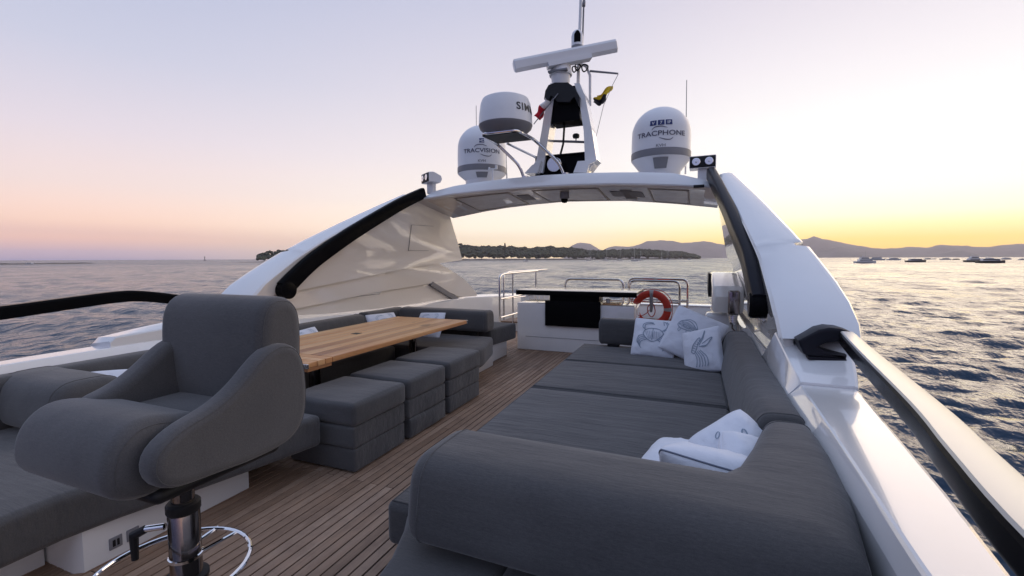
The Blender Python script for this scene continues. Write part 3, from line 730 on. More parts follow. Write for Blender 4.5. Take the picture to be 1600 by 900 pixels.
def ring_patch(x0, x1, v0, v1, w, name):
    mb = MB()
    for a, c, e, f in ((x0, x1, v0, v0+w/1.1), (x0, x1, v1-w/1.1, v1), (x0, x0+w, v0+w/1.1, v1-w/1.1), (x1-w, x1, v0+w/1.1, v1-w/1.1)):
        rs = []
        for i in range(5):
            x = a+(c-a)*i/4; rs.append([(x, 6.02+1.1*v, under(x, v)+dz) for v, dz in ((e, .0), (e, -.012), (f, -.012), (f, .0))])
        mb.loft(rs)
    return mb.build(name, RIM if name == 'panel_rim' else CEIL, arch)
for x0, x1 in ((-3.45, -2.55), (-2.2, -1.25), (-.62, -.12)):
    under_patch(x0+.03, x1-.03, .14, .86, .009, 'ceiling_panel', CEIL); ring_patch(x0, x1, .1, .9, .022, 'panel_rim')
for xg in (-2.42, -1.05, -.80):
    f = under_patch(xg-.09, xg+.09, .3, .62, .012, 'speaker_grille', DPLAS if False else GPLAS)
for k in range(9):
    under_patch(-.99+.018*k, -.983+.018*k, .2, .8, .014, 'vent_slat', GPLAS, 2)
o = at_y(1092, 291, 5.975)
MB().rbox(o.x-.06, o.x+.06, 5.966, 5.99, o.z-.018, o.z+.018, .006).build('vent', DPLAS, arch)

o = at_y(882, 312, 6.35); zc = under(o.x, .3)
dc = thing('dome_camera', 'grey dome camera hanging under the middle of the arch', 'camera', (o.x, 6.35, zc))
MB().lathe([(0, .0), (.062, 0), (.066, -.03), (.066, -.085), (.05, -.10), (0, -.10)], (o.x, 6.35, zc), 20).build('housing', GPLAS, dc)
MB().lathe([(0.045, -.095), (.05, -.12), (.035, -.15), (0, -.16)], (o.x, 6.35, zc), 20).build('dome', BLACK, dc)

# ------------------------------------------------------------------ on the arch
def top_of_arch(x): return zt(x)+.0
def bent_text(parent, s, size, c, R0, a0, zmid, m, sx_=1., off=.004, name='lettering', rf=None, track=1.):
    v, f = text_mb(s, size, sx_, track, .022 if s == 'SIMRAD' else .012)
    vs = []
    for x, y in v:
        z = zmid+y-size*.35; r = (rf(z) if rf else R0)+off; a = a0+x/R0
        vs.append((c[0]+r*math.sin(a), c[1]-r*math.cos(a), z))
    return MB().add(vs, f).build(name, m, parent, flat=True)
def bent_strip(parent, pts, w, c, R0, a0, z0, m, name, rf=None, off=.004):
    """ribbon drawn on the round shell: pts in (arc length, height)"""
    P = smooth_path([(p[0], p[1], 0) for p in pts], 5); l, r = [], []
    for i, p in enumerate(P):
        a = P[max(0, i-1)]; b_ = P[min(len(P)-1, i+1)]; tg = (b_-a).normalized(); n_ = Vector((-tg.y, tg.x, 0))*w*.5*(math.sin(math.pi*(i+.6)/(len(P)+.2))**.5)
        for lst, q in ((l, p+n_), (r, p-n_)):
            z = z0+q.y; rr = (rf(z) if rf else R0)+off; an = a0+q.x/R0; lst.append((c[0]+rr*math.sin(an), c[1]-rr*math.cos(an), z))
    n = len(l); return MB().add(l+r, [(i, i+1, n+i+1, n+i) for i in range(n-1)]).build(name, m, parent, flat=True)
def satdome(pxc, ptop, pband0, pband1, pbase, wpx, Y, label, word, left):
    c = at_y(pxc, pband1, Y); k = (c-CP).dot(fw)/F_PX; Rd = wpx*k/2
    zt_, zb0, zb1, zbase = (at_y(pxc, q, Y).z for q in (ptop, pband0, pband1, pbase))
    o = thing('satellite_dome', label, 'satellite dome', (c.x, Y, zbase), 'satellite domes on the arch')
    zc = zt_-Rd*.93
    prof = [(Rd, zb0), (Rd*1.0, zb0+(zc-zb0)*.5), (Rd*.99, zc)]+[(Rd*.99*math.cos(a), zc+Rd*.93*math.sin(a)) for a in [i*math.pi/2/12 for i in range(1, 12)]]+[(.001, zc+Rd*.93)]
    rf = lambda z: Rd if z < zc else Rd*.99*math.sqrt(max(.05, 1-((z-zc)/(Rd*.93))**2))
    MB().lathe(prof, (c.x, Y, 0), 40).build('dome', WPLAS, o)
    MB().lathe([(Rd*1.005, zb1+.008), (Rd*1.012, zb1+.02), (Rd*1.012, zb0-.006), (Rd*.995, zb0)], (c.x, Y, 0), 40).build('band', GPLAS, o)
    MB().lathe([(.001, zbase-.12), (Rd*.66, zbase-.12), (Rd*.68, zbase), (Rd*.97, zb1-.01), (Rd, zb1+.008)], (c.x, Y, 0), 40).build('base', WPLAS, o)
    a0 = math.atan2(-c.x, Y)*.0+math.atan2(0-c.x, c.y)*1.0            # face the seats
    a0 -= .0
    zi = zb1-.035-.02; d = Rd*.93
    pq = []
    zl, zh = zbase+.01, zb1-.02; rr = lambda z: Rd*(.68+.29*(z-zbase)/(zb1-zbase))+.016
    for u in (-1, -.5, 0, .5, 1):
        pq.append([(c.x+rr(z)*math.sin(a0+u*.26), Y-rr(z)*math.cos(a0+u*.26), z) for z in (zl, zh)])
    MB().loft(pq, cap=False, closed=False).build('rating_plate', GPLAS, o)
    sz = Rd*.215; wz = zb0+(zt_-zb0)*.30
    bent_text(o, word[0], sz*1.05, (c.x, Y), Rd, a0-.32*(Rd*1.02/Rd)*1.0 if False else a0, wz, LETT, word[1], rf=rf)
    bent_strip(o, [(-Rd*.30, sz*.55), (-Rd*.2, sz*.95), (Rd*.02, sz*1.0), (Rd*.2, sz*.75)], sz*.13, (c.x, Y), Rd, a0, wz, LETT, 'swoosh', rf)
    bent_strip(o, [(-Rd*.06, -sz*.7), (Rd*.12, -sz*1.0), (Rd*.3, -sz*1.05), (Rd*.4, -sz*.75)], sz*.13, (c.x, Y), Rd, a0, wz, LETT, 'swoosh', rf)
    bent_text(o, 'KVH', sz*.62, (c.x, Y), Rd, a0, wz-sz*1.9, GPLAS, 1.2, rf=rf, name='maker_lettering')
    bz = zb0+(zt_-zb0)*.52
    def block(u, w, h, txt):
        rs = []
        for q in (-1, -.33, .33, 1):
            rs.append([(c.x+(rf(z)+.003)*math.sin(a0+(u+q*w/2)/Rd), Y-(rf(z)+.003)*math.cos(a0+(u+q*w/2)/Rd), z) for z in (bz-h/2, bz+h/2)])
        MB().loft(rs, cap=False, closed=False).build('badge', BLUE, o)
        bent_text(o, txt, h*.85, (c.x, Y), Rd, a0+u/Rd, bz-h*.03, LETW, 1.1, .006, 'badge_lettering', rf=rf)
    if not left:
        for u, tx in ((-.26, 'V'), (0, '7'), (.26, 'IP')): block(u*Rd*1.0, Rd*.22, Rd*.17, tx)
    else: block(0, Rd*.2, Rd*.17, 'HD')
    return o
satdome(753, 197, 263, 273, 283, 75, 6.75, 'left satellite dome lettered TRACVISION, partly behind the open radome bracket', ('TRACVISION', 1.22), True)
satdome(1032, 169, 240, 252, 270, 88, 6.62, 'right satellite dome lettered TRACPHONE with blue V7 badges', ('TRACPHONE', 1.28), False)

def whip(px, y0, y1, Y, label, r=.006):
    a, b_ = at_y(px[0], y0, Y), at_y(px[1], y1, Y)
    o = thing('whip_antenna', label, 'antenna', a)
    MB().tube([a, a+(b_-a)*.25], r*2.0, 8).build('base', WPLAS, o); MB().tube([a+(b_-a)*.25, b_], [r*1.1, r*.8], 6).build('rod', GPLAS, o)
whip((745, 744), 282, 165, 7.0, 'thin whip antenna rising behind the left satellite dome')
whip((1071, 1073), 272, 125, 6.95, 'thin whip antenna rising behind the right satellite dome')
whip((792, 791), 280, 242, 7.0, 'short thin antenna right of the left satellite dome')
a = at_y(770, 283, 6.45)
o = thing('weather_sensor', 'small white weather sensor on a short post in front of the left satellite dome', 'sensor', a)
b_ = at_y(770, 264, 6.45)
MB().tube([a, b_], .014, 8).build('post', WPLAS, o)
MB().rbox(b_.x-.075, b_.x+.075, 6.43, 6.47, b_.z-.008, b_.z+.008, .006).lathe([(0, 0), (.02, 0), (.02, .05), (0, .055)], (b_.x+.06, 6.45, b_.z), 10).lathe([(0, -.0), (.016, 0), (.016, .03), (0, .032)], (b_.x-.06, 6.45, b_.z), 10).build('vane_bar', WPLAS, o)

def floodlight(pc, pfoot, Y, yaw, label, w=.30, h=.145):
    c = at_y(*pc, Y); foot = at_y(*pfoot, Y); o = thing('floodlight', label, 'floodlight', foot, 'twin floodlights on the arch ends')
    m = Matrix.Translation(c) @ Matrix.Rotation(yaw, 4, 'Z')
    prof = [(-.10, -h/2), (-.10, h/2), (-.02, h/2+.01), (.10, h*.2), (.115, -.02), (.09, -h/2)]
    MB().prism(prof, -w/2, w/2, .008, axis='x').xf(m).build('housing', WPLAS, o)
    MB().rbox(-w/2+.006, w/2-.006, -.108, -.096, -h/2+.006, h/2-.006, .006).xf(m).build('face', DPLAS, o)
    for q in (-1, 1):
        MB().lathe([(0, .0), (.028, .0), (.043, -.012), (.047, -.02), (.042, -.022)], (0, 0, 0), 20, 1).xf(m @ Matrix.Translation((q*w*.24, -.098, 0))).build('reflector', CHROME, o)
        MB().lathe([(.0, -.026), (.024, -.02), (.041, -.012)], (0, 0, 0), 18, 1).xf(m @ Matrix.Translation((q*w*.24, -.098, 0))).build('lens', GLASS, o)
    z1 = c.z-h/2
    MB().rbox(c.x-.055, c.x+.055, Y-.05, Y+.05, foot.z-.06, z1+.01, .012).build('post', WPLAS, o)
floodlight((674, 279), (678, 297), 6.12, -.62, 'twin floodlight on the left end of the arch, turned sideways')
floodlight((1098, 255), (1098, 277), 6.15, -.02, 'twin floodlight on the right end of the arch, facing us')

# open radome on its tube bracket
br = thing('radome_bracket', 'bent stainless tube bracket leaning up from the arch under the round radome', 'bracket', at_y(885, 275, 6.12))
F1, F2, F3 = at_y(884, 274, 6.15), at_y(821, 279, 6.15), at_y(866, 266, 6.45)
B1, B2 = at_y(874, 255, 6.1), at_y(812, 259, 6.1)
Yp = 5.55
q1, q2, q3, q4 = at_y(805, 207, Yp), at_y(752, 206, Yp-.0), at_y(776, 232, 6.0), at_y(832, 229, 6.0)
zp = (q1.z+q2.z)/2
pA = Vector((q2.x, Yp, zp)); pB = Vector((q1.x+.02, Yp, zp)); pC = Vector((q4.x, 6.0, zp-.02)); pD = Vector((q3.x, 6.0, zp-.02))
MB().tube(round_path([F1+Vector((0, 0, -.06)), B1, pC+Vector((.02, 0, .0)), pB, pA, pD, B2, F2+Vector((0, 0, -.06))], .10), .021, 10).build('tube', STEEL, br)
G3 = at_y(846, 250, 6.45)
MB().tube(round_path([F3+Vector((0, 0, -.06)), G3, Vector((pD.x+.15, 6.02, zp-.03))], .08), .017, 10).build('rear_tube', STEEL, br)
for f in (F1, F2): MB().lathe([(0, 0), (.045, 0), (.045, .014), (.03, .02), (0, .02)], (f.x, f.y, zt(f.x)-.005), 18).build('foot_flange', STEEL, br)
MB().prism([(pA.x+.01, Yp+.01), (pB.x-.01, Yp+.01), (pC.x-.01, 5.99), (pD.x+.03, 5.99)], zp-.03, zp+.005, .0, axis='z').build('mounting_plate', DPLAS, br)
c = at_y(790, 195, 5.80); kR = (c-CP).dot(fw)/F_PX; Rr_ = 42*kR
zb_ = zp+.02; ztp = at_y(790, 153, 5.8).z; hgt = ztp-zb_
rd = thing('radome', 'round white open array radome lettered SIM, on the tube bracket left of the mast', 'radar', (c.x, 5.80, zb_))
prof = [(.001, zb_), (Rr_*.72, zb_), (Rr_*.96, zb_+hgt*.16), (Rr_*1.0, zb_+hgt*.24)]
MB().lathe(prof+[(Rr_*.985, zb_+hgt*.26)], (c.x, 5.8, 0), 44).build('base', GPLAS, rd)
MB().lathe([(Rr_*1.0, zb_+hgt*.25), (Rr_*.985, zb_+hgt*.5), (Rr_*.93, zb_+hgt*.8), (Rr_*.86, zb_+hgt*.93), (Rr_*.7, zb_+hgt*.985), (Rr_*.4, zb_+hgt), (.001, zb_+hgt*1.01)], (c.x, 5.8, 0), 44).build('cover', WPLAS, rd)
rfr = lambda z: float(np.interp(z, [zb_+hgt*.25, zb_+hgt*.5, zb_+hgt*.8], [Rr_, Rr_*.985, Rr_*.93]))
bent_text(rd, 'SIMRAD', hgt*.27, (c.x, 5.8), Rr_, math.atan2(-c.x, c.y)+1.20, zb_+hgt*.60, LETB, 1.15, .003, rf=rfr, track=1.12)

# mast
mast = thing('mast', 'white A frame mast with dark hood standing on the middle of the arch', 'mast', at_y(888, 268, 6.5))
def leg(pts_l, pts_r, Y0, Y1, name):
    rings = []
    for (a, c_) in zip(pts_l, pts_r):
        A, B = at_y(*a, Y0), at_y(*c_, Y0); u = Y1-Y0
        rings.append([(A.x, Y0, A.z), (B.x, Y0, B.z), (B.x, Y1, B.z), (A.x, Y1, A.z)])
    return MB().loft(rings).build(name, WHITE, mast, smooth=25)
leg([(826, 270), (838, 250), (846, 205), (855, 150), (860, 130)], [(848, 270), (851, 250), (858, 205), (866, 150), (872, 130)], 6.35, 6.62, 'leg')
leg([(900, 268), (914, 252), (912, 205), (904, 150), (897, 130)], [(918, 268), (932, 250), (925, 205), (914, 150), (906, 130)], 6.35, 6.62, 'leg')
A, B = at_y(856, 150, 6.30), at_y(905, 150, 6.30)
hp = [at_y(*q, 6.30) for q in ((853, 143), (858, 134), (868, 130), (888, 130), (898, 137), (906, 152), (905, 166), (898, 152), (890, 160), (872, 160), (862, 150), (857, 160), (851, 156))]
MB().prism([(q.x, q.z) for q in hp], 6.27, 6.66, .0, axis='y').build('hood_rim', DPLAS, mast)
zq = [at_y(880, q, 6.4).z for q in (138, 193)]
MB().add([(at_y(862, 140, 6.36).x, 6.36, zq[1]-.0), (at_y(907, 140, 6.36).x, 6.36, zq[1]+.03), (at_y(907, 140, 6.36).x, 6.62, zq[1]), (at_y(862, 140, 6.36).x, 6.62, zq[1]),
          (at_y(866, 140, 6.36).x, 6.36, zq[0]), (at_y(898, 140, 6.36).x, 6.36, zq[0]), (at_y(898, 140, 6.36).x, 6.62, zq[0]), (at_y(866, 140, 6.36).x, 6.62, zq[0])],
         [(0,3,2,1),(4,5,6,7),(0,1,5,4),(1,2,6,5),(2,3,7,6),(3,0,4,7)]).build('equipment_bay', BLACK, mast)
A, B = at_y(838, 246, 6.45), at_y(915, 246, 6.45); zb2 = zt(-1.8)
MB().box(A.x, B.x, 6.40, 6.62, zb2-.05, A.z-.02).build('base_box', BLACK, mast)
MB().rbox(A.x-.02, B.x+.05, 6.36, 6.64, A.z-.018, A.z+.0, .008).build('base_shelf', DPLAS, mast)
f1 = [at_y(*q, 6.30) for q in ((820, 271), (832, 258), (846, 252), (840, 271))]
MB().prism([(q.x, q.z) for q in f1], 6.28, 6.55, .006, axis='y').build('gusset', WHITE, mast)
f2 = [at_y(*q, 6.30) for q in ((896, 270), (903, 252), (934, 250), (921, 257), (917, 270))]
MB().prism([(q.x, q.z) for q in f2], 6.28, 6.55, .006, axis='y').build('gusset', WHITE, mast)
MB().tube([at_y(882, 193, 6.5), at_y(880, 225, 6.5), at_y(875, 244, 6.5)], .016, 8).build('cable', DPLAS, mast)
MB().tube([at_y(852, 220, 6.6), at_y(914, 222, 6.6)], .018, 8).build('crossbar', GPLAS, mast)
h = at_y(900, 221, 6.6)
hn_ = thing('gps_antenna', 'small dark mushroom antenna on the crossbar between the mast legs', 'antenna', h)
MB().tube([h, h+Vector((0, 0, .06))], .008, 8).build('stem', DPLAS, hn_); MB().lathe([(0, .05), (.045, .05), (.05, .07), (.05, .095), (.03, .11), (0, .11)], h, 16).build('cap', DPLAS, hn_)
h = at_y(868, 258, 6.3); hn_ = thing('horn', 'round dark horn at the foot of the mast', 'horn', h)
MB().lathe([(.02, .16), (.03, .08), (.05, .02), (.085, -.06), (.095, -.075), (.08, -.07), (.03, .0), (0, .01)], h, 22, 1).build('bell', DPLAS, hn_)
MB().lathe([(.098, -.078), (.104, -.07), (.098, -.06)], h, 22, 1).build('rim', STEEL, hn_)
h = at_y(712, 262, 6.5)

# scanner on its pedestal
c = at_y(876, 128, 6.45)
sc_ = thing('radar_scanner', 'long white radar scanner bar tilted across the top of the mast', 'radar', c)
zz = [at_y(876, q, 6.45).z for q in (133, 120, 116, 104, 97)]; kk = (c-CP).dot(fw)/F_PX
MB().lathe([(.001, zz[0]-.05), (13*kk, zz[0]-.03), (15*kk, zz[1]), (15*kk, zz[2])], (c.x, 6.45, 0), 24).lathe([(17.5*kk, zz[1]+.01), (18*kk, zz[2]-.01), (17*kk, zz[2]+.01), (16*kk, zz[3]), (13*kk, zz[4]), (.001, zz[4])], (c.x, 6.45, 0), 24).build('pedestal', WPLAS, sc_)
MB().rbox(c.x-.14, c.x+.14, 6.45-16.5*kk-.02, 6.45-12*kk, zz[2]-.02, zz[2]+.012, .008).build('latch', GPLAS, sc_)
a, b_ = at_y(803, 105, 6.05), at_y(963, 73, 6.75)
ax_ = (b_-a); ln = ax_.length; ax_.normalize(); mid = (a+b_)/2; s_ = Vector((ax_.y, -ax_.x, 0)).normalized(); u_ = s_.cross(ax_)
if u_.z < 0: u_ = -u_
if s_.y > 0: s_ = -s_
hw = 9.5*kk
prof = [(-.055, -hw*.6), (-.075, -hw*.2), (-.075, hw*.7), (-.05, hw), (.05, hw), (.07, hw*.6), (.06, -hw*.5), (.02, -hw)]
rg = []
for k, sc1 in ((-.5, .8), (-.492, 1), (.492, 1), (.5, .8)):
    rg.append([mid+ax_*ln*k-s_*p_[0]*-1*sc1+u_*p_[1]*sc1 for p_ in prof])
MB().loft(rg).build('scanner_bar', WPLAS, sc_)
rg = []
for k in (-.21, .21): rg.append([mid+ax_*ln*(k+.02)+s_*p_[0]+u_*p_[1] for p_ in ((-.06, -hw*1.25), (.085, -hw*1.25), (.085, -hw*.55), (-.06, -hw*.55))])
MB().loft(rg).build('turning_arm', WPLAS, sc_)
th_ = thing('thermal_camera', 'white upright camera with black window above the scanner bar', 'camera', at_y(902, 74, 6.62))
z0_, z1_ = at_y(902, 76, 6.62).z, at_y(902, 47, 6.62).z; cx_ = at_y(902, 70, 6.62).x; r_ = 9.3*kk
MB().lathe([(.001, z0_-.08), (r_*.7, z0_-.08), (r_, z0_), (r_, z0_+.03)], (cx_, 6.62, 0), 20).build('base', GPLAS, th_)
MB().lathe([(r_, z0_+.03), (r_, z1_-.09), (r_*.85, z1_-.04), (r_*.5, z1_-.01), (.001, z1_)], (cx_, 6.62, 0), 20).build('housing', WPLAS, th_)
rs = []
for q in (-1, -.6, -.2, .2, .6, 1):
    an = .25+q*.55; hh = (1-q*q*.35); za_, zb_2 = z0_+.06, z0_+.06+(z1_-z0_-.10)*hh
    rs.append([(cx_+(r_+.004)*math.sin(an), 6.62-(r_+.004)*math.cos(an), z) for z in (za_, zb_2)])
MB().loft(rs, cap=False, closed=False).build('window', BLACK, th_)
rg_ = thing('signal_mast', 'slim white pole with yardarm and cable loops behind the scanner', 'pole', at_y(903, 150, 6.7))
MB().tube([at_y(903, 150, 6.7), at_y(904, 100, 6.7), at_y(909, -40, 6.7)], [.026, .024, .02], 10).build('pole', WPLAS, rg_)
MB().tube([at_y(922, 165, 6.7), at_y(922, 118, 6.7), at_y(916, 104, 6.7), at_y(904, 98, 6.7)], .02, 10).build('side_tube', WPLAS, rg_)
MB().tube([at_y(922, 111, 6.7), at_y(966, 115, 6.7)], [.016, .013], 8).build('yardarm', GPLAS, rg_)
for k, (cx2, cy2, rr) in enumerate(((914, 106, 5), (903, 105, 4.5), (898, 108, 4))):
    cc = at_y(cx2, cy2, 6.66); MB().tube([cc+Vector((math.cos(a)*rr*kk, .02*math.sin(a*2), math.sin(a)*rr*kk*1.1)) for a in [i*2*math.pi/14 for i in range(14)]], .010, 6, close=True).build('cable_loop', DPLAS, rg_)
va = thing('tall_antenna', 'tall antenna with jointed collar beside the signal pole, running out of the picture', 'antenna', at_y(908, 80, 6.75))
MB().tube([at_y(910, 72, 6.75), at_y(912, 10, 6.75)], .013, 8).build('rod', GPLAS, va)
MB().tube([at_y(912, 10, 6.75), at_y(912.5, 3, 6.75)], .024, 10).build('collar', GPLAS, va); MB().tube([at_y(912.5, 3, 6.75), at_y(914, -60, 6.75)], .019, 8).build('upper_rod', GPLAS, va)

def flag(name, label, quad, Y, halves, seed):
    P = [at_y(*q, Y) for q in quad]; o = thing(name, label, 'flag', P[0]); n = 10
    def pt(u, v):
        p = (P[0]*(1-u)+P[1]*u)*(1-v)+(P[3]*(1-u)+P[2]*u)*v
        return p+Vector((.012*math.sin(v*9), .05*math.sin(u*7+v*3+seed)+.02*math.sin(v*11), .012*math.sin(u*8)))
    for (u0, u1, v0, v1, m, nm) in halves:
        rs = [[pt(u0+(u1-u0)*i/n, v0+(v1-v0)*j/n) for j in range(n+1)] for i in range(n+1)]
        rb = [[p+Vector((0, .004, 0)) for p in r] for r in rs]
        MB().loft(rs, cap=False, closed=False).loft(rb, cap=False, closed=False).build(nm, m, o)
    return o
fo = flag('courtesy_flag', 'red and white flag hanging on a slanting line left of the mast', [(850, 152), (858, 158), (847, 187), (835, 184)], 6.2, [(0, 1, 0, .42, FWHT, 'white_field'), (0, 1, .42, 1, FRED, 'red_field')], 1)
MB().tube([at_y(872, 146, 6.25), at_y(834, 194, 6.2)], .007, 6).build('halyard', GPLAS, fo)
fo = flag('signal_flag', 'yellow over black flag hanging from the yardarm right of the mast', [(957, 133), (932, 150), (927, 163), (943, 165)], 6.7, [(0, 1, 0, .5, FYEL, 'yellow_field'), (0, 1, .5, 1, FBLK, 'black_field')], 2)
MB().tube([at_y(966, 116, 6.7), at_y(957, 133, 6.7), at_y(943, 165, 6.7), at_y(925, 240, 6.7)], .004, 5).build('halyard', GPLAS, fo)

# ------------------------------------------------------------------ right sunbed
bed = thing('sunbed', 'big grey U-shaped sunbed on the right with rounded backrests', 'sunbed', (-.5, 3.5, 0))
MB().rbox(-1.16, .455, 1.9, 5.85, .0, .22, .01).build('plinth', WHITE, bed)
def wl(p):       # slightly oblique left edge of the cushions
    x, y, z = p
    if x < -.9: x += .0 - .03*(y-3.5)/2
    return (x, y, z)
for y0, y1, sd_ in ((1.60, 3.555, 1), (3.575, 4.635, 2), (4.655, 5.62, 3)):
    MB().rbox(-1.295, .235, y0, y1, .22, .42, .035, 3, .012, 14, wl, .012, sd_).build('mattress', FAB_W, bed, smooth=60)
    lp = [wl((x, y, .4215)) for x, y in [(-1.27+1.48*i/12, y0+.022) for i in range(13)]+[(.21, y0+.022+(y1-y0-.044)*i/6) for i in range(1, 7)]+[(.21-1.48*i/12, y1-.022) for i in range(1, 13)]+[(-1.27, y1-.022-(y1-y0-.044)*i/6) for i in range(1, 6)]]
    MB().tube([(x, y, z-.002) for x, y, z in lp], .0035, 5, close=True).build('seam_piping', FAB, bed)
# front seat facing us, its outer edge swinging in towards the bow
eg = interp([-.4, .6, 1.0, 1.2, 1.42, 1.62, 1.8, 1.95], [-.93, -.955, -.985, -1.01, -1.055, -1.16, -1.265, -1.285])
def wf(p):
    x, y, z = p; u = (x+1.30)/(-.62+1.30); e = eg(y)
    return (e+(-.62-e)*u, y, z)
MB().rbox(-1.30, -.62, -.4, 1.72, .12, .40, .04, 3, .008, 12, wf).build('seat_cushion', FAB, bed, smooth=60)
MB().rbox(-.619, .46, -.4, 1.60, .12, .40, .04, 3, .010, 8).build('seat_cushion', FAB, bed, smooth=60)
# near backrest running round the corner into the side
def sweep(path, prof, endr=.06, name='backrest', m=FAB, parent=bed, wob=.006):
    P = [Vector(p) for p in path]; rings = []
    L_ = [0]
    for i in range(1, len(P)): L_.append(L_[-1]+(P[i]-P[i-1]).length)
    samples = []
    for i, p in enumerate(P):
        a = P[max(0, i-1)]; c = P[min(len(P)-1, i+1)]; tg = (c-a); tg.z = 0; tg.normalize(); side = Vector((tg.y, -tg.x, 0))
        k = 1.0
        if 0 < i < len(P)-1:
            d1 = (P[i]-P[i-1]).normalized(); d2 = (P[i+1]-P[i]).normalized(); k = 1/max(.6, math.cos(d1.angle(d2)/2))
        samples.append((p, tg, side, k))
    def ring(p, side, k, sc, sh):
        r = []
        pf = prof(p) if callable(prof) else prof
        zc = sum(t[1] for t in pf)/len(pf); qc = sum(t[0] for t in pf)/len(pf)
        for (q, z) in pf:
            qq, z2 = qc+(q-qc)*sc, zc+(z-zc)*sc
            w = wob*mnoise.noise(Vector((p.x*3+q*4, p.y*3, z*5)))
            v = p+side*(qq*k+w)+sh; r.append((v.x, v.y, z2+w*.5))
        return r
    p, tg, side, k = samples[0]
    prof0 = prof(samples[0][0]) if callable(prof) else prof
    md = min(max(q[0] for q in prof0)-min(q[0] for q in prof0), max(q[1] for q in prof0)-min(q[1] for q in prof0))/2
    for j in range(5):
        th = j/4*math.pi/2; rings.append(ring(p, side, k, 1-(endr/md)*(1-math.sin(th)), tg*(endr*(1-math.cos(th)))))
    for (p, tg, side, k) in samples[1:-1]: rings.append(ring(p, side, k, 1, Vector((0, 0, 0))))
    p, tg, side, k = samples[-1]
    for j in range(4, -1, -1):
        th = j/4*math.pi/2; rings.append(ring(p, side, k, 1-(endr/md)*(1-math.sin(th)), -tg*(endr*(1-math.cos(th)))))
    o = MB().loft(rings).build(name, m, parent, smooth=70)
    for rg in (rings[4], rings[-5]): MB().tube(rg, .0032, 5, close=True).build('seam_piping', m, parent)
    return o
def sup(hw, z0, z1, ex=.55, n=26, lean=0., ex2=None):
    pr_ = []; zc = (z0+z1)/2; hh = (z1-z0)/2
    for i in range(n):
        a = i*2*math.pi/n; ca, sa = math.cos(a), math.sin(a)
        q = abs(ca)**ex*math.copysign(1, ca)*hw; z = abs(sa)**ex*math.copysign(1, sa)*hh
        pr_.append((q+lean*(z/hh), zc+z))
    return pr_
pth = [(-1.005+i*.128, 1.555-.002*i, 0) for i in range(9)]+[(.27, 1.535, 0), (.325, 1.80, 0), (.352, 2.05, 0), (.358, 2.2, 0), (.360, 2.39, 0)]
def rdc(p): return p
# profile: q>0 is towards the outside (bow / bulwark)
def prn(p):
    u = min(1, max(0, (p.y-1.60)/.75)); return sup(.205-.105*u, .435-.03*u, .765, .52, 34, -.03+.065*u)
sweep(pth, prn, .085, 'near_backrest')
sweep([(.352, 2.40+i*.3, 0) for i in range(10)], sup(.105, .40, .76, .46, 30, .038), .04, 'side_backrest')
sweep([(.30, 5.53, 0), (.0, 5.54, 0), (-.3, 5.545, 0), (-.6, 5.55, 0), (-.9, 5.55, 0), (-1.10, 5.55, 0)], sup(.10, .455, .765, .45, 26, .0), .04, 'far_backrest')
MB().rbox(-1.0, -.86, 5.5, 5.62, .415, .47, .02).rbox(-.3, -.2, 5.5, 5.62, .415, .47, .02).build('backrest_mount', DPLAS, bed)

# ------------------------------------------------------------------ left dining sofa, foreground lounge
sofa = thing('dining_sofa', 'grey L-shaped dining sofa behind the teak table, with low backrest', 'sofa', (-3.9, 4, 0))
MB().rbox(-4.2, -3.55, 2.5, 5.75, 0, .2, .01).rbox(-3.6, -2.62, 4.75, 5.72, 0, .17, .01).build('plinth', WHITE, sofa)
MB().rbox(-4.12, -3.42, 2.45, 4.6, .2, .43, .04, 3, .01, 6).build('seat_cushion', FAB, sofa, smooth=60)
def wc(p):
    x, y, z = p
    if x > -2.9: 
        u = (x+2.9)/.5; y2 = y
        x = x - u*.18*max(0, (y-4.95)/.7); 
    return (x, y, z)
MB().rbox(-4.12, -2.40, 4.62, 5.62, .17, .43, .05, 3, .01, 10, wc).build('seat_cushion', FAB, sofa, smooth=60)
sweep([(-4.16, 5.70-i*.28, 0) for i in range(3)]+[(-4.16, 4.86, 0)], sup(.115, .42, .775, .5), .05, 'backrest', parent=sofa)
sweep([(-4.16, 4.84-i*.28, 0) for i in range(9)]+[(-4.16, 2.40, 0)], sup(.115, .42, .765, .5), .05, 'backrest', parent=sofa)
sweep([(-2.60, 5.60, 0), (-2.8, 5.60, 0), (-3.2, 5.6, 0), (-3.6, 5.6, 0), (-4.02, 5.6, 0)], sup(.14, .50, .79, .42), .045, 'return_backrest', parent=sofa)
MB().rbox(-2.9, -2.8, 5.55, 5.66, .42, .51, .02).build('backrest_mount', DPLAS, sofa)
bench = thing('side_bench', 'small grey cushioned bench just beyond the far end of the dining sofa', 'bench', (-3.0, 6.0, 0))
MB().rbox(-4.2, -2.72, 5.78, 6.45, 0, .26, .01).build('base', WHITE, bench)
def wb(p): return (p[0]-(.0 if p[0] < -3 else .14*(6.5-p[1])), p[1], p[2])
MB().rbox(-4.2, -2.58, 5.76, 6.5, .26, .50, .03, 3, .008, 5, wb).build('cushion', FAB, bench, smooth=60)

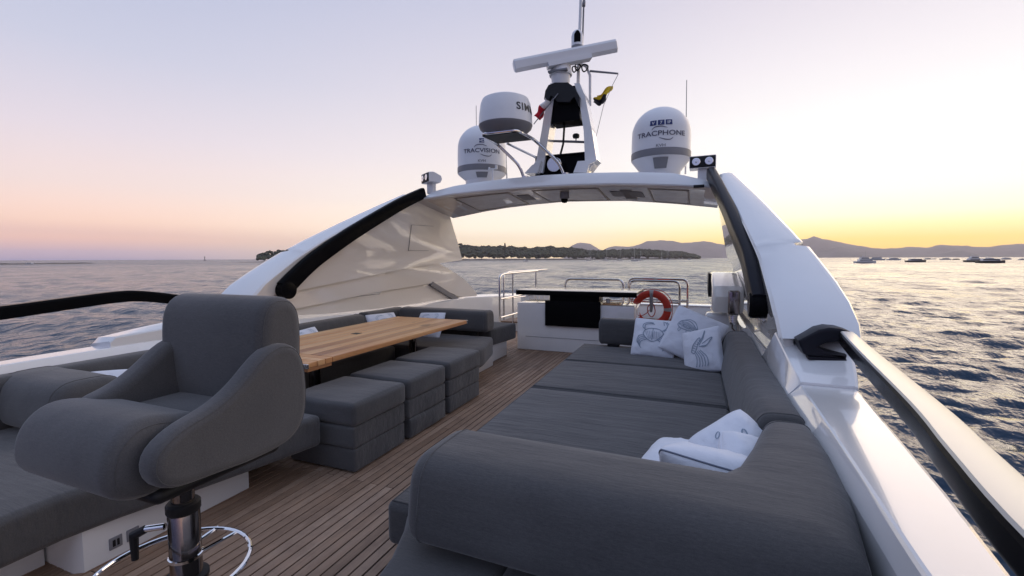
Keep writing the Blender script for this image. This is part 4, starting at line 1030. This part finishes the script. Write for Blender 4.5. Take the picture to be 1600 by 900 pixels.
lo_ = thing('lounge_seat', 'dark grey lounge seat in the left foreground behind the stool, on a white base', 'lounge seat', (-3.2, 1.2, 0))
eg2 = interp([-.6, .9, 1.17, 1.4, 1.8, 2.1, 2.38], [-2.66, -2.672, -2.685, -2.62, -2.52, -2.45, -2.395])
def wlo(p):
    x, y, z = p; u = (x+4.2)/(1.5); return (-4.2+u*(eg2(y)+4.2), y, z)
MB().rbox(-4.2, -2.7, -.6, 2.37, .2, .42, .035, 3, .008, 14, wlo, .008, 4).build('cushion', FAB_W, lo_, smooth=60)
MB().prism([(-4.2, 1.135), (-2.735, 1.135), (-2.695, 1.16), (-2.70, 2.03), (-2.76, 2.06), (-4.2, 2.06)], -.004, .24, .0, axis='z').build('base', WHITE, lo_)
MB().box(-4.2, -2.95, -.6, 1.12, -.004, .2).build('rear_base', WHITE, lo_)
sweep([(-3.42, 1.57, 0), (-3.6, 1.57, 0), (-3.8, 1.57, 0), (-4.0, 1.57, 0), (-4.24, 1.57, 0)], sup(.19, .43, .765, .62, 28, .02), .08, 'near_backrest', parent=lo_)
sweep([(-4.16, 1.2+i*.2, 0) for i in range(7)], sup(.115, .40, .755, .5), .05, 'side_backrest', parent=lo_)
for k, (y0, nm) in enumerate(((1.262, 'vent_socket'), (1.338, 'vent_socket'))):
    w_ = .056
    MB().rbox(-2.699, -2.690, y0, y0+w_, .045, .105, .003).build('socket', GPLAS, lo_)
    MB().rbox(-2.693, -2.688, y0+.013, y0+.026, .058, .092, .002).rbox(-2.693, -2.688, y0+.032, y0+.043, .058, .092, .002).build('socket_slot', DPLAS, lo_)

# ------------------------------------------------------------------ ottomans: three stacked cushions each
ott0 = None
oz = ((.01, .175), (.177, .332), (.334, .50))
for k, (y0, y1, lab) in enumerate(((2.425, 3.035, 'grey cube ottoman nearest to us, beside the stool and the table end'), (3.075, 3.665, 'grey cube ottoman in the middle of the row at the teak table'), (3.725, 4.40, 'grey cube ottoman farthest from us, beside the far seat of the sofa'))):
    o = thing('ottoman', lab, 'ottoman', (-2.47, (y0+y1)/2, 0), 'grey ottomans along the teak table')
    for j, (a, c) in enumerate(oz):
        ins = (.012, .006, 0)[j]*(1 if k != 1 else .4)
        MB().rbox(-2.80+ins, -2.166-ins-(.006 if j == 1 else 0), y0+ins, y1-ins, a, c+(.004*k if j == 2 else 0), (.016, .016, .032)[j], 3, .004, 8, None, (.034 if k == 1 and j < 2 else .016), 3*k+j+1).build('cushion', FAB_W if j < 2 else FAB, o, smooth=60)
# ------------------------------------------------------------------ table
tb = thing('dining_table', 'long oiled teak dining table with slotted near end on steel pedestals', 'table', (-3.1, 3.8, 0))
TX0, TX1, TY0, TY1, TZ0, TZ1 = -3.72, -2.662, 2.50, 5.04, .685, .727
ns = 9; wS = (TX1-TX0)/ns
for i in range(ns):
    MB().rbox(TX0+i*wS+.0004, TX0+(i+1)*wS-.0004, TY0+.262, TY1, TZ0, TZ1, .002, 1).build('board', TABLE, tb)
for i, (a, c) in enumerate(((.006, .105), (.112, .182), (.189, .256))):
    MB().rbox(TX0+(.045 if i == 0 else 0), TX1-(.0 if i else .004), TY0+a, TY0+c, TZ0, TZ1-.0005*i, .003 if i else .008, 2).build('end_board', TABLE, tb)
for xa, xb in ((TX1-.17, TX1-.012), (TX0+.03, TX0+.15)): MB().rbox(xa, xb, TY0+.02, TY0+.262, TZ0-.03, TZ0-.002, .004).build('end_cleat', TABLE, tb)
MB().rbox(TX1-.018, TX1+.003, TY0-.002, TY0+.02, TZ0-.002, TZ1-.006, .004).rbox(TX1-.02, TX1+.003, TY1-.02, TY1+.004, TZ0-.002, TZ1+.001, .003).rbox(TX1-.10, TX1-.02, TY0-.001, TY0+.01, TZ0, TZ1-.006, .003).build('corner_cap', STEEL, tb)
MB().rbox(-3.30, -3.22, 3.68, 3.76, TZ1-.001, TZ1+.002, .001).build('parasol_hole_cover', DPLAS, tb)
for yy in (2.95, 4.42):
    lg = MB().lathe([(.16, 0), (.16, .012), (.06, .02), (.048, .03), (.048, .64), (.13, .66), (.13, .684), (0, .684)], (-3.05, yy, 0), 24).build('pedestal', DSTEEL, tb)

# ------------------------------------------------------------------ helm stool
st = thing('swivel_stool', 'grey upholstered swivel stool with scooped arms and steel column in the left foreground', 'stool', (-1.715, 1.03, 0))
px_arm = [(205, 724), (212, 714), (229, 702), (252, 686), (277, 670), (298, 660), (320, 649), (342, 634), (362, 617), (379, 599), (394, 580), (406, 563), (421, 548), (432, 540), (444, 535), (458, 536), (469, 543), (477, 558), (482, 590), (483, 628), (479, 655), (470, 676), (452, 694), (426, 708), (390, 725), (346, 741), (300, 759), (262, 771), (240, 775), (222, 772), (210, 763), (204, 745)]
AX = -1.40
ap = [(at_x(*q, AX).y, at_x(*q, AX).z) for q in px_arm]
def fair(prof, n, it=4):
    P = smooth_path([(p_[0], p_[1], 0) for p_ in prof], 6, True); P.append(P[0]); d = [0]
    for a, c in zip(P[:-1], P[1:]): d.append(d[-1]+(c-a).length)
    q = [d[-1]*i/n for i in range(n)]; X = np.interp(q, d, [p_.x for p_ in P]); Y = np.interp(q, d, [p_.y for p_ in P])
    for _ in range(it): X = (np.roll(X, 1)+2*X+np.roll(X, -1))/4; Y = (np.roll(Y, 1)+2*Y+np.roll(Y, -1))/4
    return list(zip(X.tolist(), Y.tolist()))
ap = fair([(y_+(.050*max(0, .87-y_)/.16), z_+(.0 if y_ > .87 else -.012*(.87-y_)/.16)) for y_, z_ in ap], 64)
MB().prism(ap, -1.488, AX, .030, 4).build('arm', FAB_S, st, smooth=60)
ap2 = fair([q for q in ap if q[0] > .85], 56)
MB().prism(ap2, -2.035, -1.935, .030, 4).build('arm', FAB_S, st, smooth=60)
def seam(prof, xp, inset, r):
    P = [Vector((q[0], q[1])) for q in prof]; n = len(P); ar = sum(P[i].x*P[(i+1) % n].y-P[(i+1) % n].x*P[i].y for i in range(n)); sg = 1 if ar > 0 else -1
    a = r-r*math.sqrt(1-(1-inset/r)**2); pts = []
    for i in range(n):
        t_ = (P[(i+1) % n]-P[i-1]).normalized(); q = P[i]-Vector((t_.y, -t_.x))*sg*inset; pts.append((xp-a+.0004, q.x, q.y))
    return MB().tube(pts, .0013, 5, close=True).build('seam_piping', FAB_S, st)
seam(ap, AX, .011, .03)
# front roll and seat
SEAMS = []
roll = [(.705, .86), (.715, .94), (.745, .99), (.79, 1.022), (.85, 1.025), (.92, 1.005), (.99, .985), (1.0, .90), (.98, .83), (.90, .79), (.80, .782), (.735, .81)]
roll = fair(roll, 44, 2)
MB().prism(roll, -2.045, -1.498, .055, 5).build('front_roll', FAB_S, st, smooth=60)
seam(roll, -1.498, .022, .055); MB().rbox(-2.02, -1.48, .93, 1.25, .80, .955, .04, 3, .012, 6).build('seat', FAB_S, st, smooth=60)
bp = [(1.185, .90), (1.165, 1.0), (1.155, 1.12), (1.158, 1.24), (1.175, 1.315), (1.21, 1.352), (1.26, 1.362), (1.31, 1.348), (1.343, 1.305), (1.352, 1.22), (1.345, 1.08), (1.33, .93), (1.30, .86), (1.22, .86)]
bp = fair(bp, 44, 2)
MB().prism(bp, -2.035, -1.445, .045, 5).build('backrest', FAB_S, st, smooth=60)
seam(bp, -1.445, .016, .045)
MB().rbox(-1.98, -1.5, .82, 1.28, .745, .80, .03, 3).build('seat_pan', DPLAS, st)
pc = (-1.715, 1.03, 0)
MB().lathe([(0, .60), (.036, .60), (.036, .76), (0, .76)], pc, 28).build('upper_column', DSTEEL, st)
MB().lathe([(0, .0), (.051, .0), (.050, .60), (.044, .61), (0, .61)], pc, 32).build('column', DSTEEL, st)
MB().lathe([(.050, .585), (.054, .592), (.054, .618), (.047, .626), (.034, .626)], pc, 28).build('collar', DPLAS, st)
MB().lathe([(.20, -.002), (.20, .01), (.12, .02), (.068, .05), (.066, .335), (.060, .345), (.050, .345)], pc, 32).build('sleeve', DSTEEL, st)
MB().lathe([(.0665, .325), (.070, .33), (.070, .345), (.050, .352)], pc, 32).build('sleeve_ring', DPLAS, st)
rc = (pc[0]+.043, pc[1]-.075)
rp = [(rc[0]+.238*math.cos(i/48*2*math.pi), rc[1]+.238*math.sin(i/48*2*math.pi), .425) for i in range(48)]
MB().tube(rp, .0085, 10, close=True).build('foot_ring', CHROME, st)
for q in (.05, -.05): MB().tube([(pc[0]+q*.7, pc[1]+.035, .42), (pc[0]+q*1.0, pc[1]+.155, .424)], .0075, 8).build('ring_spoke', CHROME, st)
MB().lathe([(.0505, .412), (.055, .414), (.055, .424), (.0505, .426)], pc, 28).build('ring_band', CHROME, st)
l0 = Vector((pc[0]-.035, pc[1]-.045, .545)); l1 = l0+Vector((-.055, -.03, -.005)); l2 = l1+Vector((-.035, -.02, -.02)); l3 = l2+Vector((.0, .0, -.09))
MB().tube([l0, l1], .012, 12).build('clamp_bolt', CHROME, st)
MB().tube([l1, l2, l2+Vector((.0, 0, -.02)), l3], [.014, .017, .014, .011], 10).build('clamp_lever', DPLAS, st)

# ------------------------------------------------------------------ bar and television
bar = thing('bar_counter', 'white bar counter with raised dark edged top across the aft deck', 'bar counter', (-1.8, 7.2, 0))
MB().rbox(-2.745, -.86, 6.955, 7.62, .0, .77, .012).build('cabinet', WHITE, bar)
MB().rbox(-2.60, -1.05, 6.949, 6.953, .218, .224, .001).build('drawer_gap', GPLAS, bar)
MB().rbox(-2.75, -.83, 6.93, 7.85, .945, .965, .004).build('counter_edge', BLACK, bar)
MB().rbox(-2.748, -.832, 6.932, 7.848, .9655, .985, .004).build('counter_top', BARTOP, bar)
MB().rbox(-2.755, -.825, 6.922, 6.932, .905, .978, .003).build('counter_fascia', BLACK, bar)
MB().rbox(-2.19, -1.40, 6.97, 7.3, .77, .945, .004).build('counter_support', BLACK, bar)
tv = thing('television', 'black flat television hung on the front of the white bar counter', 'television', (-1.82, 6.9, .6))
MB().rbox(-2.25, -1.365, 6.905, 6.948, .42, .825, .008).build('frame', BLACK, tv)
MB().rbox(-2.235, -1.38, 6.901, 6.9052, .435, .81, .002).build('screen', BLACK, tv)
bo = thing('bar_tray', 'small brown and cream things left under the right end of the bar top', 'tray', (-1.25, 7.2, .77))
MB().rbox(-1.36, -1.10, 7.05, 7.25, .77, .80, .01).build('tray', TABLE, bo)
MB().lathe([(0, .80), (.03, .80), (.04, .86), (.035, .862), (.028, .81), (0, .81)], (-1.28, 7.12, 0), 16).build('cup', WHITE, bo)

# ------------------------------------------------------------------ stern rails, life ring, steps
def rail_thing(label, loops, r=.019, post=(), group='stainless rails round the aft deck'):
    a = loops[0][0][0]; o = thing('guard_rail', label, 'rail', a, group)
    for pts, rd, nm in loops: MB().tube(round_path(pts, rd), r, 10).build(nm, STEEL, o)
    for q in post: MB().tube(q, r*.8, 8).build('crossbar' if abs(q[0][2]-q[-1][2]) < .3 else 'post', STEEL, o)
    return o
Y0 = 7.95
rail_thing('stainless rail beside the stairwell, left of the bar', [([(-3.50, 7.95, 0), (-3.50, 7.95, 1.17), (-3.50, 8.2, 1.20), (-3.30, 9.6, 1.22)], .10, 'top_rail')], .021,
           [[(-3.47, 8.55, 0), (-3.47, 8.55, 1.19)], [(-3.32, 9.55, 0), (-3.32, 9.55, 1.2)], [(-3.50, 8.0, .72), (-3.32, 9.5, .75)], [(-3.50, 8.0, .36), (-3.32, 9.5, .40)]])
rail_thing('second stainless rail on the far side of the stairwell', [([(-3.95, 9.2, 0), (-3.95, 9.2, 1.15), (-3.95, 9.5, 1.2), (-3.5, 10.9, 1.22)], .10, 'top_rail')], .018, [[(-3.94, 9.25, .6), (-3.5, 10.8, .62)]])
rail_thing('stainless rail loop across the stern behind the bar top', [([(-2.25, 8.12, 0), (-2.25, 8.12, 1.115), (-1.20, 8.12, 1.115), (-1.20, 8.12, 0)], .11, 'top_rail')], .020, [[(-2.25, 8.12, .75), (-1.2, 8.12, .75)], [(-2.25, 8.12, .4), (-1.2, 8.12, .4)]])
rail_thing('stainless rail loop across the stern holding the life ring', [([(-1.10, 8.12, 0), (-1.10, 8.12, 1.105), (-.27, 8.12, 1.10), (-.27, 8.12, 0)], .11, 'top_rail')], .020, [[(-1.10, 8.12, .745), (-.27, 8.12, .735)], [(-1.1, 8.12, .4), (-.27, 8.12, .4)]])
rail_thing('outer stainless rail standing just behind the life ring rail', [([(-1.15, 8.42, 0), (-1.15, 8.42, 1.13), (-.15, 8.42, 1.12), (-.15, 8.42, 0)], .11, 'top_rail')], .020, [[(-1.15, 8.42, .76), (-.15, 8.42, .75)]])
lr = thing('life_ring', 'red life ring with pale tape bands hanging on the stern rail', 'life ring', (-.715, 8.02, .63))
mb = MB(); cR, rT = .262, .062; n1, n2 = 48, 14
def torus_seg(a0, a1, n, k=1.0):
    rings = []
    for i in range(n+1):
        a = a0+(a1-a0)*i/n; ring = []
        for j in range(n2):
            b_ = j*2*math.pi/n2; r_ = cR+rT*k*math.cos(b_); ring.append((-.715+r_*math.cos(a), 8.03+rT*.72*k*math.sin(b_), .63+r_*math.sin(a)))
        rings.append(ring)
    return MB().loft(rings)
torus_seg(0, 2*math.pi, n1).build('ring', RED, lr)
for a in (90, 0, 180, 270): torus_seg(R_(a-6), R_(a+6), 4, 1.04).build('tape_band', RETRO, lr)
gl = []
for i in range(33):
    a = i*2*math.pi/32; q = cR+rT+.012+.022*abs(math.sin(2*a)); gl.append((-.715+q*math.cos(a), 8.02, .63+q*math.sin(a)))
MB().tube(gl, .006, 6).build('grab_line', ROPE, lr)
MB().tube([(-.715, 8.0, .90), (-.715, 7.985, .80), (-.71, 7.985, .68), (-.715, 7.985, .58)], [.02, .032, .03, .018], 8).build('light_float', GPLAS, lr)
MB().tube(smooth_path([(-.715, 7.98, .74), (-.77, 7.98, .66), (-.76, 7.98, .56), (-.70, 7.98, .50), (-.65, 7.98, .58), (-.67, 7.98, .70), (-.715, 7.98, .74)], 4), .008, 6).tube(smooth_path([(-.74, 7.98, .62), (-.80, 7.98, .55), (-.90, 7.99, .50), (-1.0, 8.0, .48)], 4), .007, 6).build('rope', ROPE, lr)
lk = thing('stern_locker', 'low white locker across the stern behind the life ring', 'locker', (-.8, 11.9, 0))
MB().rbox(-1.7, .3, 11.6, 12.3, 0, .34, .02).build('body', WHITE, lk); MB().rbox(-1.74, .34, 11.56, 12.34, .345, .37, .01).build('lid', WHITE, lk)
stp = thing('boarding_step', 'teak topped step by the stairwell rail, left of the bar', 'step', (-3.5, 8.75, 0))
MB().rbox(-3.75, -3.05, 8.65, 9.15, .0, .17, .01).build('riser', WHITE, stp); MB().rbox(-3.78, -3.02, 8.62, 9.18, .172, .20, .004).build('tread', TEAK, stp)
sp = thing('stairwell_screen', 'low white slatted screen behind the stairwell rail', 'screen', (-3.4, 10.3, 0))
for k in range(9):
    MB().rbox(-3.95+k*.12, -3.84+k*.12, 10.25, 10.30, .0, .70, .006).build('slat', WARM_WHITE, sp)
MB().rbox(-3.97, -2.85, 10.22, 10.33, .705, .75, .01).build('top_rail', WARM_WHITE, sp)

# ------------------------------------------------------------------ davit head at the right
dv = thing('deck_crane', 'white deck crane head with steel corner and ribbed hook hanging beside the right fin', 'crane', (.3, 5.9, .6))
g = lambda px_, py_: at_y(px_, py_, 5.75)
MB().rbox(.10, .46, 6.05, 6.3, -.0, .82, .04).build('pillar', WHITE, dv)
q = [(g(1110, 430), ), ]
A_, B_ = g(1112, 432), g(1150, 487)
MB().prism([(5.78, .86), (5.74, 1.05), (5.80, 1.17), (6.35, 1.30), (7.1, 1.30), (7.15, 1.02), (6.5, .86)], .16, .50, .05, 4, axis='x').build('jib_housing', WARM_WHITE, dv)
MB().prism([(6.55, .98), (6.55, 1.29), (7.12, 1.29), (7.14, 1.03)], .135, .165, .012, axis='x').build('end_cap', DPLAS, dv)
MB().rbox(.33, .45, 5.70, 5.82, .85, 1.125, .02, 3).build('corner_block', DSTEEL, dv)
hk = (.385, 5.76, 0)
MB().lathe([(0, .855), (.06, .85), (.06, .835), (.05, .83), (.052, .81), (.045, .805), (.047, .785), (.04, .78), (.042, .76), (.034, .752), (.034, .735), (0, .73)], hk, 20).build('ribbed_sleeve', STEEL, dv)
MB().tube(smooth_path([(.385, 5.76, .735), (.385, 5.76, .69), (.41, 5.76, .66), (.405, 5.76, .63), (.375, 5.76, .62), (.355, 5.76, .645)], 4), .010, 8).build('hook', DSTEEL, dv)

# ------------------------------------------------------------------ pillows
def pillow(label, loc, right, upv, w, h, th, prints=(), ink=INK, sag=0., pipe=False, seed=0, rnd_=.05, group='white printed cushions'):
    r = Vector(right).normalized(); u = Vector(upv); u = (u-r*u.dot(r)).normalized(); nrm = r.cross(u)
    m = Matrix(((r.x, u.x, nrm.x, loc[0]), (r.y, u.y, nrm.y, loc[1]), (r.z, u.z, nrm.z, loc[2]), (0, 0, 0, 1)))
    o = thing('pillow', label, 'pillow', mtx=m, group=group)
    def S(a, b_, side=1, off=0.):
        x = a*w/2*(1-.05*(1-b_*b_)*a*a-rnd_*b_**4); y = b_*h/2*(1-.05*(1-a*a)*b_*b_-rnd_*a**4)
        k = max(0, (1-a*a)*(1-b_*b_)); t_ = th/2*k**.42
        wv = .010*mnoise.noise(Vector((a*2.3+seed, b_*2.3, side*2)))*min(1, k*4)+.006*mnoise.noise(Vector((a*6+seed, b_*6, side)))*min(1, k*5)
        z = side*(t_+wv+off)-sag*(a*a*.6+b_*b_*.4)*w
        return (x, y, z)
    n = 30; g_ = [math.sin((i/n*2-1)*math.pi/2) for i in range(n+1)]
    MB().loft([[S(a, b_) for b_ in g_] for a in g_], cap=False, closed=False).loft([[S(a, b_, -1) for b_ in g_] for a in g_], cap=False, closed=False).build('cover', PILLOW, o, local=True, smooth=80)
    edge = [S(a, -1) for a in g_]+[S(1, a) for a in g_[1:]]+[S(-a, 1) for a in g_[1:]]+[S(-1, -a) for a in g_[1:-1]]
    MB().tube(edge, .0042 if pipe else .0028, 6, close=True).build('piping', PIPING if pipe else PILLOW, o, local=True)
    if prints:
        mb = MB()
        for stroke, wd in prints:
            P = smooth_path([(p_[0], p_[1], 0) for p_ in stroke], 4) if len(stroke) > 2 else [Vector((stroke[0][0], stroke[0][1], 0)), Vector((stroke[1][0], stroke[1][1], 0))]
            l, q = [], []
            for i, p_ in enumerate(P):
                a = P[max(0, i-1)]; c = P[min(len(P)-1, i+1)]; tg = (c-a)
                if tg.length < 1e-6: tg = Vector((1, 0, 0))
                tg.normalize(); nn = Vector((-tg.y, tg.x, 0))*wd*.62
                l.append(S(p_.x+nn.x, p_.y+nn.y, 1, .006)); q.append(S(p_.x-nn.x, p_.y-nn.y, 1, .006))
            k = len(l); mb.add(l+q, [(i, i+1, k+i+1, k+i) for i in range(k-1)])
        mb.build('print', ink, o, local=True, flat=True)
    return o
def ell(cx, cy, a, b_, rot=0, n=14, a0=0, a1=2*math.pi):
    c, s_ = math.cos(rot), math.sin(rot)
    return [(cx+a*math.cos(t_)*c-b_*math.sin(t_)*s_, cy+a*math.cos(t_)*s_+b_*math.sin(t_)*c) for t_ in [a0+(a1-a0)*i/n for i in range(n+1)]]
def crab():
    P = []
    P.append(([(-.48, .12), (-.40, .30), (-.2, .40), (.05, .42), (.28, .36), (.44, .18), (.36, .02), (.16, -.18), (-.04, -.26), (-.26, -.16), (-.42, -.0), (-.48, .12)], .03))
    for k in range(9): P.append(([(-.36+.08*k, .30-.02*abs(k-4)), (-.30+.075*k, .05), (-.18+.055*k, -.14)], .013))
    P.append(([(-.04, .4), (-.03, .1), (-.04, -.2)], .025))
    for sg in (-1, 1):
        if sg < 0: claw = [[(-.36, .32), (-.52, .44), (-.5, .62), (-.30, .74), (-.06, .74)], [(-.42, .38), (-.42, .58), (-.26, .66), (-.06, .74)], [(-.2, .70), (-.0, .66)]]
        else: claw = [[(.36, .30), (.5, .42), (.58, .60), (.50, .80), (.36, .86)], [(.44, .30), (.62, .48), (.66, .66), (.52, .86)], [(.44, .62), (.40, .78)], [(.44, .16), (.66, .18), (.84, .34), (.88, .46)], [(.46, .10), (.72, .12), (.86, .30)]]
        for c in claw: P.append((c, .028))
    for k in range(4):
        P.append(([(-.40+.05*k, .02-.06*k), (-.66+.04*k, -.02-.10*k), (-.74+.06*k, -.26-.10*k), (-.70+.07*k, -.40-.08*k)], .026))
        P.append(([(.36-.05*k, .02-.06*k), (.60-.04*k, -.04-.10*k), (.72-.06*k, -.26-.10*k), (.68-.07*k, -.42-.09*k)], .026))
    return P
def fish():
    P = [([(-.62, .10), (-.50, .36), (-.22, .52), (.10, .50), (.40, .30), (.62, .06), (.46, -.02), (.18, -.06), (-.2, -.10), (-.5, -.04), (-.62, .10)], .035)]
    P.append(([(-.30, .52), (-.05, .66), (.28, .60), (.50, .36), (.62, .08)], .03))
    for k in range(12): P.append(([(-.42+.075*k, .42-.015*abs(k-4)), (-.38+.078*k, .16), (-.30+.07*k, -.02)], .016))
    for k in range(4): P.append(([(-.5, .06+.08*k), (-.1, .12+.09*k), (.42, .04+.05*k)], .014))
    P.append((ell(-.06, .12, .22, .09, -.1), .022)); P.append((ell(-.5, .14, .03, .03), .03))
    P += [([(-.42, -.06), (-.48, -.24), (-.36, -.30), (-.32, -.08)], .026), ([(.0, -.08), (.08, -.26), (.30, -.24), (.22, -.06)], .026), ([(.60, .08), (.80, .20), (.76, .0), (.84, -.14), (.60, .02)], .028)]
    return P
def lobster():
    P = []
    P.append(([(-.36, -.06), (-.20, .22), (.06, .50), (.14, .44), (.0, .14), (-.2, -.14), (-.36, -.06)], .03))
    P.append(([(.0, .20), (.22, .48), (.36, .84), (.28, .50), (.1, .18)], .03)); P.append(([(.1, .12), (.40, .10), (.66, .34), (.72, .46), (.50, .36), (.24, .22)], .03)); P.append(([(.2, .12), (.5, .16), (.7, .40)], .02))
    for k in range(6): P.append(([(-.30+.07*k, .02+.08*k), (-.16+.06*k, -.06+.09*k)], .02))
    for k in range(5): P.append(([(-.2+.08*k, -.12+.02*k), (-.1+.12*k, -.34), (-.14+.14*k, -.62), (-.2+.14*k, -.76)], .026))
    return P
def squid(): 
    return [([(-.4, -.5), (-.1, .0), (.3, .4), (.34, .3), (.05, -.1), (-.25, -.55)], .03), ([(-.3, -.4), (.2, .25)], .02), (ell(-.2, .5, .12, .05, .8), .02), (ell(-.32, .62, .1, .04, .6), .02)]
WH = 'white cushions on the right sunbed'; WL = 'white cushions on the left sofa'
pillow('white crab printed pillow, leftmost of the three at the far end of the sunbed', (-.43, 5.20, .615), (1, -.08, -.04), (.06, .42, .92), .47, .44, .14, crab(), seed=1, group=WH)
pillow('large white pillow with a dark fish print, tilted, in the middle of the far three', (-.03, 5.14, .665), (.91, -.12, -.36), (.34, .36, .86), .56, .54, .16, [([(p_[0]*.62-.30, p_[1]*.62+.12) for p_ in st_], wd*.62) for st_, wd in fish()], seed=2, group=WH)
pillow('white lobster printed pillow leaning in front of the fish pillow', (.06, 4.80, .585), (.80, -.44, .30), (-.12, .42, .90), .42, .45, .15, lobster(), seed=3, group=WH)
nb = 'white cushions on the right sunbed'
pillow('long white pillow with grey piping lying behind the near backrest, plain side up', (.115, 2.04, .57), (.985, -.10, -.10), (-.05, -.75, .55), .52, .42, .22, (), sag=.02, pipe=True, seed=4, group=nb, rnd_=.09)
pillow('white pillow with faint squid print standing upright at the side backrest', (.20, 2.33, .575), (.70, .55, .38), (-.60, .45, .70), .36, .36, .17, squid(), seed=5, group=nb, rnd_=.10)
pillow('small white pillow slumped in front of the squid pillow, beside the side backrest', (.25, 2.16, .575), (.85, .35, -.30), (-.30, .60, .75), .32, .32, .22, [(ell(.55, -.35, .25, .1, .7), .025)], seed=6, group=nb, rnd_=.12)
pillow('white pillow almost hidden behind the long piped pillow', (-.03, 2.28, .50), (.9, -.3, .0), (.1, .95, .18), .42, .38, .16, (), pipe=True, seed=7, group=nb, rnd_=.09)
pillow('white pillow behind the stool arm, against the left side backrest', (-3.86, 2.02, .50), (-.2, -.95, .12), (-.60, .15, .80), .50, .44, .14, crab(), INKL, seed=8, group=WL)
pillow('white printed pillow at the near end of the dining sofa, behind the table', (-3.93, 3.70, .555), (.05, 1, .07), (-.55, .0, .82), .46, .40, .14, crab(), INKL, seed=9, group=WL)
pillow('white pillow in the corner of the dining sofa, left of the far table end', (-3.92, 5.02, .585), (.35, .95, .0), (-.50, .2, .82), .46, .40, .14, crab(), INKL, seed=10, group=WL)
pillow('white pillow against the far return of the dining sofa, peeping over the table', (-3.42, 5.36, .575), (1, -.06, .05), (.0, .5, .85), .44, .40, .14, crab(), INKL, seed=11, group=WL)
print('planks', nplank)
